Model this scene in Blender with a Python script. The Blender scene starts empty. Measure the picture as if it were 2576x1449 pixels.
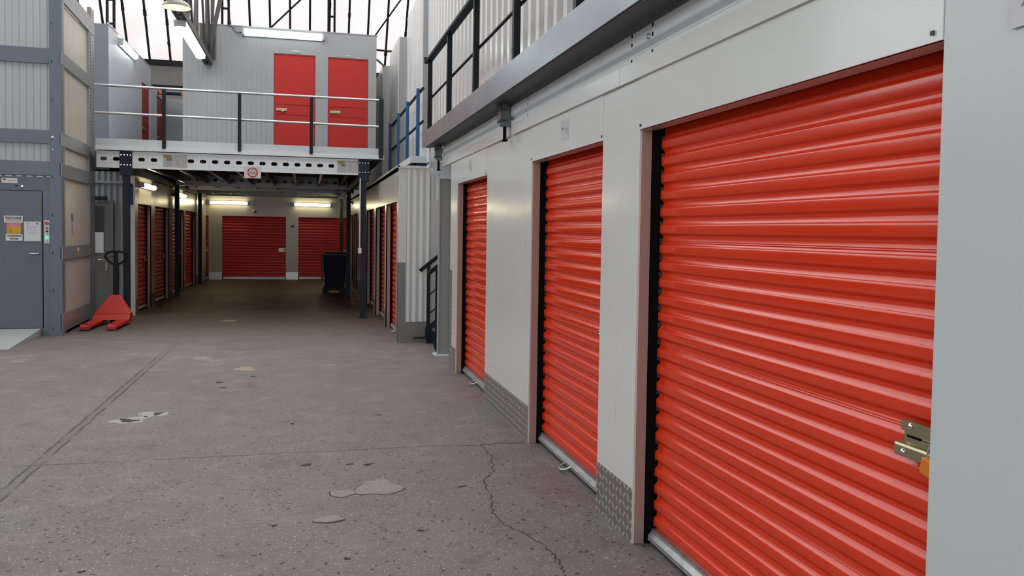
import bpy, bmesh, math, random
from mathutils import Vector, Matrix
random.seed(7)
SC = bpy.context.scene
COL = SC.collection
PI = math.pi

# ------------------------------------------------------------------ node helpers
class NT:
    def __init__(s, name):
        s.m = bpy.data.materials.new(name); s.m.use_nodes = True
        s.t = s.m.node_tree; s.n = s.t.nodes; s.l = s.t.links
        s.bsdf = s.n['Principled BSDF']; s.out = s.n['Material Output']
        s.pos = s.n.new('ShaderNodeTexCoord').outputs['Object']
        s.sep = s.n.new('ShaderNodeSeparateXYZ'); s.l.new(s.pos, s.sep.inputs[0])
        s.x, s.y, s.z = s.sep.outputs
    def put(s, sock, v):
        if isinstance(v, (int, float)): sock.default_value = v
        elif isinstance(v, (tuple, list)): sock.default_value = (*v, 1.0)[:4] if len(sock.default_value) == 4 else v
        else: s.l.new(v, sock)
    def math(s, op, a, b=0.0, c=0.0, clamp=False):
        n = s.n.new('ShaderNodeMath'); n.operation = op; n.use_clamp = clamp
        for i, v in enumerate((a, b, c)): s.put(n.inputs[i], v)
        return n.outputs[0]
    def noise(s, scale, detail=3, rough=.5, vec=None):
        n = s.n.new('ShaderNodeTexNoise'); n.inputs['Scale'].default_value = scale
        n.inputs['Detail'].default_value = detail; n.inputs['Roughness'].default_value = rough
        s.l.new(vec or s.pos, n.inputs['Vector']); return n.outputs['Fac']
    def voro(s, scale, feat='F1', out='Distance', vec=None):
        n = s.n.new('ShaderNodeTexVoronoi'); n.feature = feat; n.inputs['Scale'].default_value = scale
        s.l.new(vec or s.pos, n.inputs['Vector']); return n.outputs[out]
    def comb(s, x, y, z):
        n = s.n.new('ShaderNodeCombineXYZ')
        for i, v in enumerate((x, y, z)): s.put(n.inputs[i], v)
        return n.outputs[0]
    def ramp(s, v, a, b):
        n = s.n.new('ShaderNodeMapRange'); n.interpolation_type = 'SMOOTHSTEP'
        s.put(n.inputs[0], v); n.inputs[1].default_value = a; n.inputs[2].default_value = b
        return n.outputs[0]
    def mix(s, f, a, b):
        n = s.n.new('ShaderNodeMix'); n.data_type = 'RGBA'
        s.put(n.inputs[0], f); s.put(n.inputs[6], a); s.put(n.inputs[7], b); return n.outputs[2]
    def bump(s, h, dist=.002, strength=1.0):
        n = s.n.new('ShaderNodeBump'); n.inputs['Distance'].default_value = dist
        n.inputs['Strength'].default_value = strength; s.put(n.inputs['Height'], h)
        s.l.new(n.outputs[0], s.bsdf.inputs['Normal'])
    def setb(s, **k):
        for a, v in k.items(): s.put(s.bsdf.inputs[a.replace('_', ' ')], v)
        return s.m

def plain(name, c, rough=.5, metal=0., var=.06, spec=.5, scale=3., coat=0.):
    t = NT(name); f = t.noise(scale, 4)
    a = tuple(x*(1-var) for x in c); b = tuple(min(1, x*(1+var)) for x in c)
    t.setb(Base_Color=t.mix(f, a, b), Roughness=rough, Metallic=metal)
    t.bsdf.inputs['Specular IOR Level'].default_value = spec
    if coat: t.bsdf.inputs['Coat Weight'].default_value = coat; t.bsdf.inputs['Coat Roughness'].default_value = .12
    return t.m

def emis(name, c, strength):
    t = NT(name); t.setb(Base_Color=c, Roughness=.4)
    t.bsdf.inputs['Emission Color'].default_value = (*c, 1); t.bsdf.inputs['Emission Strength'].default_value = strength
    return t.m

def ribbed(name, c, axis, period, rough=.3, depth=.004, var=.04, line=.0, spec=.5):
    t = NT(name); co = {'x': t.x, 'y': t.y, 'z': t.z}[axis]
    u = t.math('FRACT', t.math('DIVIDE', t.math('ADD', co, 50.), period))
    tri = t.math('ABSOLUTE', t.math('SUBTRACT', u, .5))
    h = t.ramp(tri, .36, .48)
    big = t.noise(1.2, 2)
    base = t.mix(big, tuple(x*(1-var) for x in c), tuple(min(1, x*(1+var)) for x in c))
    if line: base = t.mix(t.math('MULTIPLY', t.ramp(tri, .455, .49), line), base, tuple(x*.35 for x in c))
    t.setb(Base_Color=base, Roughness=rough); t.bsdf.inputs['Specular IOR Level'].default_value = spec
    t.bump(h, depth, .9)
    return t.m

M = {}
def white_panel(name, c, rough=.3, wav=.004):
    t = NT(name)
    v = t.comb(t.x, t.y, t.math('MULTIPLY', t.z, .6))
    f = t.noise(.9, 2, .5, v); g = t.noise(60, 3)
    col = t.mix(f, tuple(x*.96 for x in c), tuple(min(1, x*1.03) for x in c))
    d = t.ramp(t.noise(14, 6, .7), .74, .8)
    col = t.mix(t.math('MULTIPLY', d, .12), col, (.3, .28, .25))
    t.setb(Base_Color=col, Roughness=rough); t.bsdf.inputs['Specular IOR Level'].default_value = .55
    t.bump(t.math('ADD', t.math('MULTIPLY', t.noise(1.6, 1, .4), 1.0), t.math('MULTIPLY', g, .004)), wav, 1.)
    return t.m
M['white'] = white_panel('white_panel_steel', (.70, .705, .68), .17, .006)
M['whitecool'] = white_panel('cool_white_panel_steel', (.58, .63, .625), .3)
M['jamb'] = plain('jamb_steel_red_bounce', (.37, .262, .228), .4)  # red bounce from the shutters is put into this jamb colour
M['cream'] = white_panel('cream_panel_steel', (.58, .56, .50), .22, .006)
M['wallgrey'] = ribbed('ribbed_light_steel', (.33, .34, .35), 'x', .092, .25, .004)
M['flatend'] = white_panel('smooth_end_panel', (.58, .58, .57), .4)
M['smoothgrey'] = white_panel('smooth_light_steel', (.33, .335, .34), .35)
M['sidewall'] = ribbed('pale_ribbed_panel', (.80, .84, .90), 'y', .16, .3, .003, line=.15)
M['corr'] = plain('corrugated_light_steel', (.72, .72, .71), .35, 0, .04)
M['corr_tan'] = plain('corrugated_upper_steel', (.66, .64, .61), .2, 0, .05, spec=.8)
M['corr_dark'] = plain('corrugated_grey_steel', (.30, .32, .34), .45)
M['liftframe'] = plain('lift_frame_grey_paint', (.135, .165, .20), .42, 0, .05)
M['liftlight'] = plain('lift_side_frame_paint', (.30, .30, .29), .3, .35, .08)
M['liftdoor'] = plain('lift_door_grey_paint', (.125, .155, .185), .5, 0, .06, scale=8)
M['liftpanel'] = ribbed('lift_panel_pale_green', (.42, .48, .47), 'x', .088, .4, .006, line=.5)
M['liftside'] = ribbed('lift_panel_cream', (.60, .55, .46), 'y', .10, .28, .01, line=.45)
M['red'] = None
t = NT('red_shutter_paint')
f = t.noise(2.0, 3)
t.setb(Base_Color=t.mix(f, (.70, .036, .006), (.78, .044, .008)), Roughness=.17)
t.bsdf.inputs['Specular IOR Level'].default_value = .6
M['red'] = t.m
t = NT('crimson_shutter_paint')
t.setb(Base_Color=t.mix(t.noise(2., 3), (.72, .018, .018), (.80, .022, .022)), Roughness=.35); M['reddark'] = t.m
M['reddoor'] = plain('red_flat_door_paint', (.46, .024, .018), .5, 0, .04, spec=.3)
M['galv'] = None
t = NT('galvanised_steel')
v = t.voro(26, 'F1', 'Color'); sp = t.n.new('ShaderNodeSeparateColor'); t.l.new(v, sp.inputs[0])
k = t.math('ADD', t.math('MULTIPLY', sp.outputs[0], .35), t.math('MULTIPLY', t.noise(3, 4), .65))
t.setb(Base_Color=t.mix(k, (.40, .42, .43), (.62, .64, .64)), Metallic=.75, Roughness=t.math('ADD', .26, t.math('MULTIPLY', k, .16)))
M['galv'] = t.m
t = NT('galvanised_fascia_steel')
k = t.noise(2.2, 5)
t.setb(Base_Color=t.mix(k, (.30, .34, .38), (.48, .53, .57)), Metallic=.8, Roughness=.3); M['fascia'] = t.m
M['galvlight'] = plain('pale_galvanised_beam', (.70, .74, .75), .45, .1, .10, scale=5)
M['alu'] = plain('brushed_aluminium', (.60, .61, .60), .3, .7, .1, scale=12)
M['navy'] = plain('dark_navy_steel_paint', (.020, .028, .042), .55, 0, .2, spec=.2)
M['black'] = plain('near_black_paint', (.008, .009, .011), .5, spec=.25)
M['darkweb'] = plain('dark_steel_underside', (.045, .048, .052), .5, .2, .2)
M['void'] = plain('dark_gap', (.006, .005, .005), .9, spec=.1)
M['blue'] = plain('blue_railing_paint', (.010, .095, .26), .4)
M['darkroof'] = plain('dark_roof_sheet', (.16, .15, .15), .8)
M['rust'] = plain('old_dark_steel', (.055, .050, .052), .7, 0, .3)
M['lacq'] = plain('brown_grey_truss_paint', (.075, .07, .068), .6, 0, .2)
M['concrete'] = plain('raw_concrete', (.62, .58, .55), .85, 0, .15, scale=2.5)
M['brass'] = plain('yellow_zinc_plating', (.42, .38, .24), .28, .85, .1, scale=20)
M['chrome'] = plain('chrome', (.8, .8, .8), .12, 1., .02)
M['orange'] = plain('orange_anodised_aluminium', (.85, .26, .02), .35, .2, .03)
M['plast_w'] = plain('white_plastic', (.75, .75, .72), .4)
M['plast_g'] = plain('grey_plastic', (.42, .45, .45), .4)
M['paper'] = plain('white_paper', (.66, .68, .72), .7, 0, .03)
M['papery'] = plain('printed_grey_ink', (.30, .30, .33), .8)
M['yellow'] = plain('yellow_sticker', (.62, .38, .012), .5)
M['pink'] = plain('pink_sticker', (.70, .26, .26), .6)
M['ink'] = plain('black_ink', (.02, .02, .022), .6)
M['redink'] = plain('dark_red_ink', (.40, .02, .02), .5)
M['signred'] = plain('red_ring_ink', (.42, .035, .035), .5)
M['greenled'] = emis('green_light', (.02, .9, .35), 1.4)
M['redbtn'] = plain('red_push_button', (.45, .04, .02), .35)
M['tyre'] = plain('black_rubber', (.012, .012, .013), .7)
M['bin'] = plain('dark_blue_plastic', (.006, .008, .024), .6, spec=.15)
M['trkred'] = plain('red_truck_enamel', (.52, .022, .013), .38, 0, .06)
M['tube_warm'] = emis('warm_fluorescent_glow', (1., .86, .52), 13.)
M['tube_cool'] = emis('cool_fluorescent_glow', (.86, 1., 1.), 5.5)
M['dome_in'] = emis('yellowed_enamel_reflector', (.9, .85, .55), .9)
M['bulb'] = emis('glowing_bulb', (1., 1., .95), 2.)
M['clear'] = plain('translucent_grey_housing', (.55, .6, .6), .2)
M['orangeplastic'] = plain('orange_end_clip', (.9, .18, .04), .4)

def chequer(name, a_expr, c=(.21, .195, .18), p=.052, gain=2.5):
    t = NT(name)
    a = t.math('ADD', t.x, t.y); b = t.z
    U = t.math('DIVIDE', t.math('ADD', a, 40.), p); V = t.math('DIVIDE', t.math('ADD', b, 40.), p)
    iu = t.math('FLOOR', U); iv = t.math('FLOOR', V)
    par = t.math('MODULO', t.math('ADD', iu, iv), 2.)
    s = t.math('SUBTRACT', t.math('MULTIPLY', par, 2.), 1.)
    du = t.math('SUBTRACT', t.math('FRACT', U), .5); dv = t.math('SUBTRACT', t.math('FRACT', V), .5)
    sv = t.math('MULTIPLY', s, dv)
    r1 = t.math('DIVIDE', t.math('ADD', du, sv), .72); r2 = t.math('DIVIDE', t.math('SUBTRACT', du, sv), .26)
    q = t.math('ADD', t.math('MULTIPLY', r1, r1), t.math('MULTIPLY', r2, r2))
    h = t.ramp(q, 1.0, .25)
    t.setb(Base_Color=t.mix(h, c, tuple(min(1, x*gain) for x in c)), Metallic=.3, Roughness=.36)
    t.bump(h, .0022, 1.)
    return t.m
M['chequer'] = chequer('aluminium_chequer_plate', 0)
M['chequer_dull'] = chequer('dull_chequer_plate', 0, (.22, .21, .195), .04, 1.35)

# concrete floor
t = NT('polished_terrazzo_concrete')
big = t.noise(.35, 4, .55); mid = t.noise(1.7, 5, .6); fine = t.noise(40, 4, .7)
col = t.mix(t.ramp(big, .35, .68), (.165, .153, .149), (.215, .182, .172))
col = t.mix(t.math('MULTIPLY', t.ramp(mid, .35, .75), .5), col, (.17, .145, .13))
col = t.mix(t.math('MULTIPLY', t.ramp(fine, .4, .7), .35), col, (.28, .26, .25))
mot = t.noise(3.4, 8, .68)
col = t.mix(t.math('MULTIPLY', t.ramp(mot, .50, .66), .45), col, (.29, .265, .245))
col = t.mix(t.math('MULTIPLY', t.ramp(mot, .46, .34), .5), col, (.115, .092, .082))
# light chips, fading out farther from the trafficked front area
vc = t.voro(46); vcol = t.voro(46, 'F1', 'Color'); sp = t.n.new('ShaderNodeSeparateColor'); t.l.new(vcol, sp.inputs[0])
fade = t.ramp(t.y, 12., 3.)
chip = t.math('MULTIPLY', t.ramp(vc, .30, .18), t.ramp(sp.outputs[0], .40, .5))
chip = t.math('MULTIPLY', chip, t.math('ADD', .12, t.math('MULTIPLY', fade, .7)))
vb = t.voro(78); vbc = t.voro(78, 'F1', 'Color'); spb = t.n.new('ShaderNodeSeparateColor'); t.l.new(vbc, spb.inputs[0])
chip2 = t.math('MULTIPLY', t.math('MULTIPLY', t.ramp(vb, .36, .2), t.ramp(spb.outputs[2], .45, .6)), t.math('ADD', .1, t.math('MULTIPLY', fade, .45)))
col = t.mix(chip2, col, (.42, .38, .36))
col = t.mix(t.math('MULTIPLY', t.ramp(t.noise(9, 6, .75), .52, .66), .35), col, (.15, .125, .115))
col = t.mix(chip, col, t.mix(sp.outputs[1], (.55, .54, .51), (.34, .31, .29)))
pv = t.comb(t.math('ADD', t.x, t.math('MULTIPLY', t.noise(25, 3), .05)), t.math('ADD', t.y, t.math('MULTIPLY', t.noise(31, 3), .05)), 0.)
vc2 = t.voro(24, vec=pv); v2c = t.voro(24, 'F1', 'Color', vec=pv); sp2 = t.n.new('ShaderNodeSeparateColor'); t.l.new(v2c, sp2.inputs[0])
pit = t.math('MULTIPLY', t.ramp(vc2, .27, .17), t.ramp(sp2.outputs[1], .62, .7))
pit = t.math('MULTIPLY', pit, t.math('ADD', .1, t.math('MULTIPLY', fade, .8)))
col = t.mix(pit, col, (.055, .036, .028))
# long groove and cross joint
wob = t.math('MULTIPLY', t.math('SUBTRACT', t.noise(3, 4), .5), .035)
gx = t.math('ABSOLUTE', t.math('SUBTRACT', t.math('ABSOLUTE', t.math('ADD', t.math('ADD', t.x, 1.735), wob)), .032))
g1 = t.math('MULTIPLY', t.ramp(gx, .013, .003), t.ramp(t.noise(5, 3), .30, .5))
band = t.math('MULTIPLY', t.ramp(t.math('ABSOLUTE', t.math('ADD', t.x, 1.735)), .05, .02), .45)
gy = t.math('ABSOLUTE', t.math('SUBTRACT', t.math('ADD', t.y, t.math('MULTIPLY', wob, 1.6)), 6.0))
g2 = t.math('MULTIPLY', t.ramp(gy, .012, .003), t.ramp(t.noise(2.2, 4), .40, .5))
gy3 = t.math('ABSOLUTE', t.math('SUBTRACT', t.math('ADD', t.y, t.math('MULTIPLY', wob, 1.2)), 12.1))
g3 = t.math('MULTIPLY', t.ramp(gy3, .012, .003), .5)
groove = t.math('MAXIMUM', t.math('MAXIMUM', g1, g2), g3)
gf = t.ramp(t.y, 13.5, 8.5)
band = t.math('MULTIPLY', band, gf); g1 = t.math('MULTIPLY', g1, t.math('ADD', .15, gf))
groove = t.math('MAXIMUM', t.math('MAXIMUM', g1, g2), g3)
col = t.mix(band, col, (.15, .14, .13))
# pale worn scuffs around y = 10
sc = t.math('MULTIPLY', t.ramp(t.noise(1.1, 6, .7, t.comb(t.math('MULTIPLY', t.x, 1.), t.math('MULTIPLY', t.y, 1.6), 0.)), .56, .72), t.ramp(t.math('ABSOLUTE', t.math('SUBTRACT', t.y, 10.4)), 1.6, .2))
col = t.mix(t.math('MULTIPLY', sc, .6), col, (.48, .47, .44))
# browner and darker under the mezzanine
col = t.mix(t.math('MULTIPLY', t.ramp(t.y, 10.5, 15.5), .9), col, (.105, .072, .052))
col = t.mix(t.math('MULTIPLY', groove, .8), col, (.06, .052, .048))
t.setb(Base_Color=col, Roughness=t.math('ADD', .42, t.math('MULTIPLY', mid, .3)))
t.bsdf.inputs['Specular IOR Level'].default_value = .35
hh = t.math('SUBTRACT', t.math('ADD', t.math('MULTIPLY', fine, .3), t.math('MULTIPLY', chip, .25)), t.math('ADD', t.math('MULTIPLY', pit, 1.2), t.math('MULTIPLY', groove, 1.5)))
t.bump(hh, .003, .9); M['floor'] = t.m
M['patch'] = plain('pale_cement_filler', (.31, .285, .265), .8, 0, .3, scale=22)
M['patchw'] = plain('chalky_white_filler', (.38, .38, .37), .85, 0, .45, scale=28)
M['patcho'] = plain('ochre_filler', (.36, .29, .21), .7, 0, .1)
M['crack'] = plain('dark_crack_dirt', (.055, .036, .028), .9)
# frosted glazing, washed out by daylight
def glazing(name, strength, pinky):
    t = NT(name)
    t.setb(Base_Color=(.6, .6, .6), Roughness=.5)
    c = t.mix(t.math('MULTIPLY', t.ramp(t.z, 9.2, 7.4), t.ramp(t.noise(1.2, 4), .4, .6)), (1., .99, 1.), pinky)
    c = t.mix(t.math('MULTIPLY', t.ramp(t.noise(26, 4, .7), .62, .7), .12), c, (.6, .57, .57))
    t.l.new(c, t.bsdf.inputs['Emission Color']); t.bsdf.inputs['Emission Strength'].default_value = strength
    return t.m
M['glass_back'] = glazing('frosted_pane_backlit', .86, (.98, .86, .86))
M['glass_roof'] = glazing('roof_pane_daylight', 2.1, (.96, .98, 1.))
M['fill_side'] = emis('side_fill_glow', (.90, .96, 1.), 1.8)  # glow of the panel added on the left for side light
M['fill_front'] = emis('front_fill_glow', (.93, .97, 1.), 1.6)  # glow of the panel added behind the camera

# ------------------------------------------------------------------ mesh helpers
class MB:
    def __init__(s): s.v = []; s.f = []; s.sm = []
    def add(s, vs, fs, smooth=False):
        o = len(s.v); s.v += [tuple(v) for v in vs]; s.f += [tuple(o+i for i in f) for f in fs]; s.sm += [smooth]*len(fs); return s
    def box(s, x0, x1, y0, y1, z0, z1):
        if x0 > x1: x0, x1 = x1, x0
        if y0 > y1: y0, y1 = y1, y0
        if z0 > z1: z0, z1 = z1, z0
        vs = [(x, y, z) for z in (z0, z1) for y in (y0, y1) for x in (x0, x1)]
        return s.add(vs, [(0, 2, 3, 1), (4, 5, 7, 6), (0, 1, 5, 4), (2, 6, 7, 3), (0, 4, 6, 2), (1, 3, 7, 5)])
    def prism(s, prof, axis, a, b, smooth=False, caps=True):
        """closed 2-D profile extruded along axis; profile gives the other two coordinates in xyz order"""
        n = len(prof)
        def mk(p, t):
            return {'x': (t, p[0], p[1]), 'y': (p[0], t, p[1]), 'z': (p[0], p[1], t)}[axis]
        vs = [mk(p, a) for p in prof] + [mk(p, b) for p in prof]
        s.add(vs, [(i, (i+1) % n, n+(i+1) % n, n+i) for i in range(n)], smooth)
        if caps: s.add(vs, [tuple(range(n))[::-1], tuple(range(n, 2*n))])
        return s
    def sheet(s, prof, axis, a, b, smooth=True):
        n = len(prof)
        def mk(p, t):
            return {'x': (t, p[0], p[1]), 'y': (p[0], t, p[1]), 'z': (p[0], p[1], t)}[axis]
        vs = [mk(p, a) for p in prof] + [mk(p, b) for p in prof]
        return s.add(vs, [(i, i+1, n+i+1, n+i) for i in range(n-1)], smooth)
    def tube(s, pts, r, seg=10, closed=False, caps=True):
        pts = [Vector(p) for p in pts]; n = len(pts); rings = []
        up0 = None
        for i, p in enumerate(pts):
            if closed: d = (pts[(i+1) % n] - pts[i-1])
            else: d = (pts[min(i+1, n-1)] - pts[max(i-1, 0)])
            d.normalize()
            ref = up0 if up0 is not None else (Vector((0, 0, 1)) if abs(d.z) < .9 else Vector((1, 0, 0)))
            u = d.cross(ref)
            if u.length < 1e-4: u = d.cross(Vector((0, 1, 0)))
            u.normalize(); w = u.cross(d).normalized(); up0 = w
            rr = r[i] if isinstance(r, (list, tuple)) else r
            rings.append([p + u*rr*math.cos(2*PI*k/seg) + w*rr*math.sin(2*PI*k/seg) for k in range(seg)])
        vs = [v for ring in rings for v in ring]; fs = []
        for i in range(n if closed else n-1):
            j = (i+1) % n
            for k in range(seg):
                fs.append((i*seg+k, i*seg+(k+1) % seg, j*seg+(k+1) % seg, j*seg+k))
        s.add(vs, fs, True)
        if caps and not closed:
            s.add(rings[0], [tuple(range(seg))]); s.add(rings[-1], [tuple(range(seg))[::-1]])
        return s
    def each(s, name, mat, parent=None, bevel=0.):
        """every box or bar collected so far becomes an object of its own"""
        out = []; i = 0; fo = 0
        for k in range(0, len(s.v), 8):
            q = MB(); q.v = s.v[k:k+8]; q.f = [tuple(j-k for j in f) for f in s.f[fo:fo+6]]; q.sm = s.sm[fo:fo+6]; fo += 6
            out.append(q.build(name, mat, parent, bevel))
        return out
    def lathe(s, prof, c, seg=24):
        vs = [(c[0]+r*math.cos(2*PI*k/seg), c[1]+r*math.sin(2*PI*k/seg), c[2]+z) for r, z in prof for k in range(seg)]
        fs = [(i*seg+k, i*seg+(k+1) % seg, (i+1)*seg+(k+1) % seg, (i+1)*seg+k) for i in range(len(prof)-1) for k in range(seg)]
        return s.add(vs, fs, True)
    def bar(s, p, q, w, h=None, up=(0, 0, 1)):
        h = h or w; p = Vector(p); q = Vector(q); d = (q-p).normalized(); up = Vector(up)
        u = d.cross(up)
        if u.length < 1e-3: u = d.cross(Vector((0, 1, 0)))
        u.normalize(); v = u.cross(d)
        vs = [e + u*a*w/2 + v*b*h/2 for e in (p, q) for a, b in ((-1, -1), (1, -1), (1, 1), (-1, 1))]
        return s.add(vs, [(0, 1, 2, 3), (7, 6, 5, 4), (0, 4, 5, 1), (1, 5, 6, 2), (2, 6, 7, 3), (3, 7, 4, 0)])
    def build(s, name, mat, parent=None, bevel=0., fixn=True):
        me = bpy.data.meshes.new(name); me.from_pydata(s.v, [], s.f); me.materials.append(mat)
        for p, sm in zip(me.polygons, s.sm): p.use_smooth = sm
        if fixn:
            bm = bmesh.new(); bm.from_mesh(me); bmesh.ops.recalc_face_normals(bm, faces=bm.faces); bm.to_mesh(me); bm.free()
        me.update()
        o = bpy.data.objects.new(name, me); COL.objects.link(o)
        if parent: o.parent = parent
        if bevel:
            b = o.modifiers.new('bevel', 'BEVEL'); b.width = bevel; b.segments = 2; b.limit_method = 'ANGLE'; b.angle_limit = .6
        return o

def tag(o, label, cat, group=None):
    o['label'] = label; o['category'] = cat
    if group: o['group'] = group
    return o
def thing(name, label, cat, loc=(0, 0, 0), rz=0., group=None):
    o = bpy.data.objects.new(name, None); o.empty_display_size = .1; COL.objects.link(o)
    o.location = loc; o.rotation_euler = (0, 0, rz); return tag(o, label, cat, group)
def struct(o, label=None, cat=None):
    o['kind'] = 'structure'
    if label: o['label'] = label
    if cat: o['category'] = cat
    return o
def sempty(name, label, cat):
    o = bpy.data.objects.new(name, None); COL.objects.link(o); return struct(o, label, cat)

def curve_plate(name, outer, holes, thick, mat, parent=None):
    """flat plate in the local XZ plane with real holes"""
    cu = bpy.data.curves.new(name+'_c', 'CURVE'); cu.dimensions = '2D'; cu.fill_mode = 'BOTH'; cu.extrude = thick/2
    for loop in [outer]+holes:
        sp = cu.splines.new('POLY'); sp.points.add(len(loop)-1)
        for i, (a, b) in enumerate(loop): sp.points[i].co = (a, b, 0, 1)
        sp.use_cyclic_u = True
    co = bpy.data.objects.new('tmp', cu); COL.objects.link(co)
    bpy.context.view_layer.update()
    me = bpy.data.meshes.new_from_object(co.evaluated_get(bpy.context.evaluated_depsgraph_get()))
    bpy.data.objects.remove(co); bpy.data.curves.remove(cu)
    me.transform(Matrix.Rotation(PI/2, 4, 'X')); me.materials.clear(); me.materials.append(mat); me.name = name
    o = bpy.data.objects.new(name, me); COL.objects.link(o)
    if parent: o.parent = parent
    return o

def text(name, body, size, mat, parent, loc, rot=(PI/2, 0, 0), align='CENTER', bold=0., sx=1.):
    cu = bpy.data.curves.new(name+'_c', 'FONT'); cu.body = body; cu.size = size; cu.align_x = align; cu.align_y = 'CENTER'
    cu.offset = bold; cu.extrude = .0003
    co = bpy.data.objects.new('tmp', cu); COL.objects.link(co); bpy.context.view_layer.update()
    me = bpy.data.meshes.new_from_object(co.evaluated_get(bpy.context.evaluated_depsgraph_get()))
    bpy.data.objects.remove(co); bpy.data.curves.remove(cu)
    me.materials.clear(); me.materials.append(mat); me.name = name
    if sx != 1.: me.transform(Matrix.Scale(sx, 4, (1, 0, 0)))
    o = bpy.data.objects.new(name, me); COL.objects.link(o); o.parent = parent; o.location = loc; o.rotation_euler = rot
    return o

def oval(cx, cz, w, h, n=8):
    r = h/2; k = w/2-r; pts = []
    for i in range(n+1): a = -PI/2+PI*i/n; pts.append((cx+k+r*math.cos(a), cz+r*math.sin(a)))
    for i in range(n+1): a = PI/2+PI*i/n; pts.append((cx-k+r*math.cos(a), cz+r*math.sin(a)))
    return pts
def circ(cx, cz, r, n=8): return [(cx+r*math.cos(2*PI*i/n), cz+r*math.sin(2*PI*i/n)) for i in range(n)]

# ------------------------------------------------------------------ camera
RT = ((0.97, 0, 0), (0, 0, 0))
def cam_matrix():
    F, PX, PY = 2063., 1288., 663.
    d = lambda x, y: Vector(((x-PX)/F, -(y-PY)/F, -1.))
    Y = d(770, 575.5).normalized(); X = d(9500, 704); X = (X-Y*X.dot(Y)).normalized(); Z = X.cross(Y)
    return Matrix((X, Y, Z))
cd = bpy.data.cameras.new('camera'); cam = bpy.data.objects.new('camera', cd); COL.objects.link(cam)
cd.sensor_width = 36; cd.sensor_fit = 'HORIZONTAL'; cd.lens = 2063/2576*36; cd.shift_y = -61.5/2576
cd.clip_start = .05; cd.clip_end = 200
m3 = cam_matrix().to_4x4(); m3.translation = (0, 0, 1.6); cam.matrix_world = m3
SC.camera = cam
try:
    cy = SC.cycles
    cy.max_bounces = 5; cy.diffuse_bounces = 3; cy.glossy_bounces = 2; cy.transmission_bounces = 1; cy.volume_bounces = 0
    cy.use_adaptive_sampling = True; cy.adaptive_threshold = .04; cy.adaptive_min_samples = 12
    cy.caustics_reflective = False; cy.caustics_refractive = False
except Exception: pass
SC.view_settings.view_transform = 'Standard'; SC.view_settings.look = 'None'
SC.view_settings.exposure = .08; SC.view_settings.gamma = 1
w = bpy.data.worlds.new('world'); SC.world = w; w.use_nodes = True
w.node_tree.nodes['Background'].inputs[0].default_value = (.8, .88, 1, 1); w.node_tree.nodes['Background'].inputs[1].default_value = .6

# ------------------------------------------------------------------ hall shell
XL, XRH, YB, YF = -10.0, 9.0, -6.0, 30.2
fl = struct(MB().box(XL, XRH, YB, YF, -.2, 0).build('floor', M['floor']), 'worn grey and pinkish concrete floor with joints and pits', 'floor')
def blob(name, cx, cy, rx, ry, mat, rot=0., n=26, z=.002, jag=.18, seed=1):
    rnd = random.Random(seed); pts = []
    ph = [rnd.random()*6.28 for _ in range(4)]
    for i in range(n):
        a = 2*PI*i/n; k = 1+jag*(math.sin(2*a+ph[0])*.5+math.sin(3*a+ph[1])*.5+math.sin(5*a+ph[2])*.35)+rnd.uniform(-.05, .05)
        x = rx*k*math.cos(a); y = ry*k*math.sin(a)
        pts.append((cx+x*math.cos(rot)-y*math.sin(rot), cy+x*math.sin(rot)+y*math.cos(rot)))
    b = MB(); b.add([(p[0], p[1], z) for p in pts]+[(cx+(p[0]-cx)*1.04, cy+(p[1]-cy)*1.04, .0004) for p in pts], [tuple(range(n))]+[(i, (i+1) % n, n+(i+1) % n, n+i) for i in range(n)])
    return b.build(name, mat, fl)
blob('floor_patch', .445, 5.08, .125, .165, M['crack'], seed=3, z=.0012, jag=.25)
blob('floor_patch', .447, 5.085, .12, .16, M['patch'], seed=3, z=.003, jag=.25)
blob('floor_patch', .222, 5.01, .074, .078, M['crack'], seed=4, z=.0012)
blob('floor_patch', .223, 5.013, .069, .072, M['patch'], seed=4, z=.003)
blob('floor_patch', .13, 4.565, .085, .055, M['crack'], rot=.25, seed=5, z=.0012)
blob('floor_patch', .13, 4.575, .08, .048, M['patch'], rot=.25, seed=5, z=.003)
blob('floor_patch', -1.40, 7.27, .12, .12, M['patchw'], rot=.5, seed=8, jag=.35)
blob('floor_patch', -1.26, 7.47, .10, .11, M['patchw'], rot=.5, seed=9, jag=.35)
blob('floor_pit', -1.41, 7.25, .06, .06, M['crack'], rot=.4, seed=10, z=.003, jag=.6)
blob('floor_pit', -1.22, 7.48, .03, .06, M['crack'], rot=-.6, seed=11, z=.003, jag=.5)
blob('floor_patch', -.66, 9.72, .10, .14, M['patcho'], seed=12, jag=.3)
blob('floor_patch', -1.28, 14.8, .11, .10, M['patcho'], seed=13)
for i, (x, y, r) in enumerate([(.01, 5.67, .026), (.30, 5.63, .016), (-.158, 4.53, .012), (.415, 5.6, .022), (-.1, 6.9, .016), (.62, 7.1, .018),
                (-.86, 8.9, .03), (-.8, 8.6, .025), (-.55, 9.2, .02), (.2, 4.0, .012), (-1.2, 3.9, .016), (-1.0, 4.1, .012), (.95, 5.0, .015), (.6, 4.3, .014)]):
    blob('floor_pit', x, y, r*1.3, r, M['crack'], seed=20+i, z=.002, jag=.45)
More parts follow.
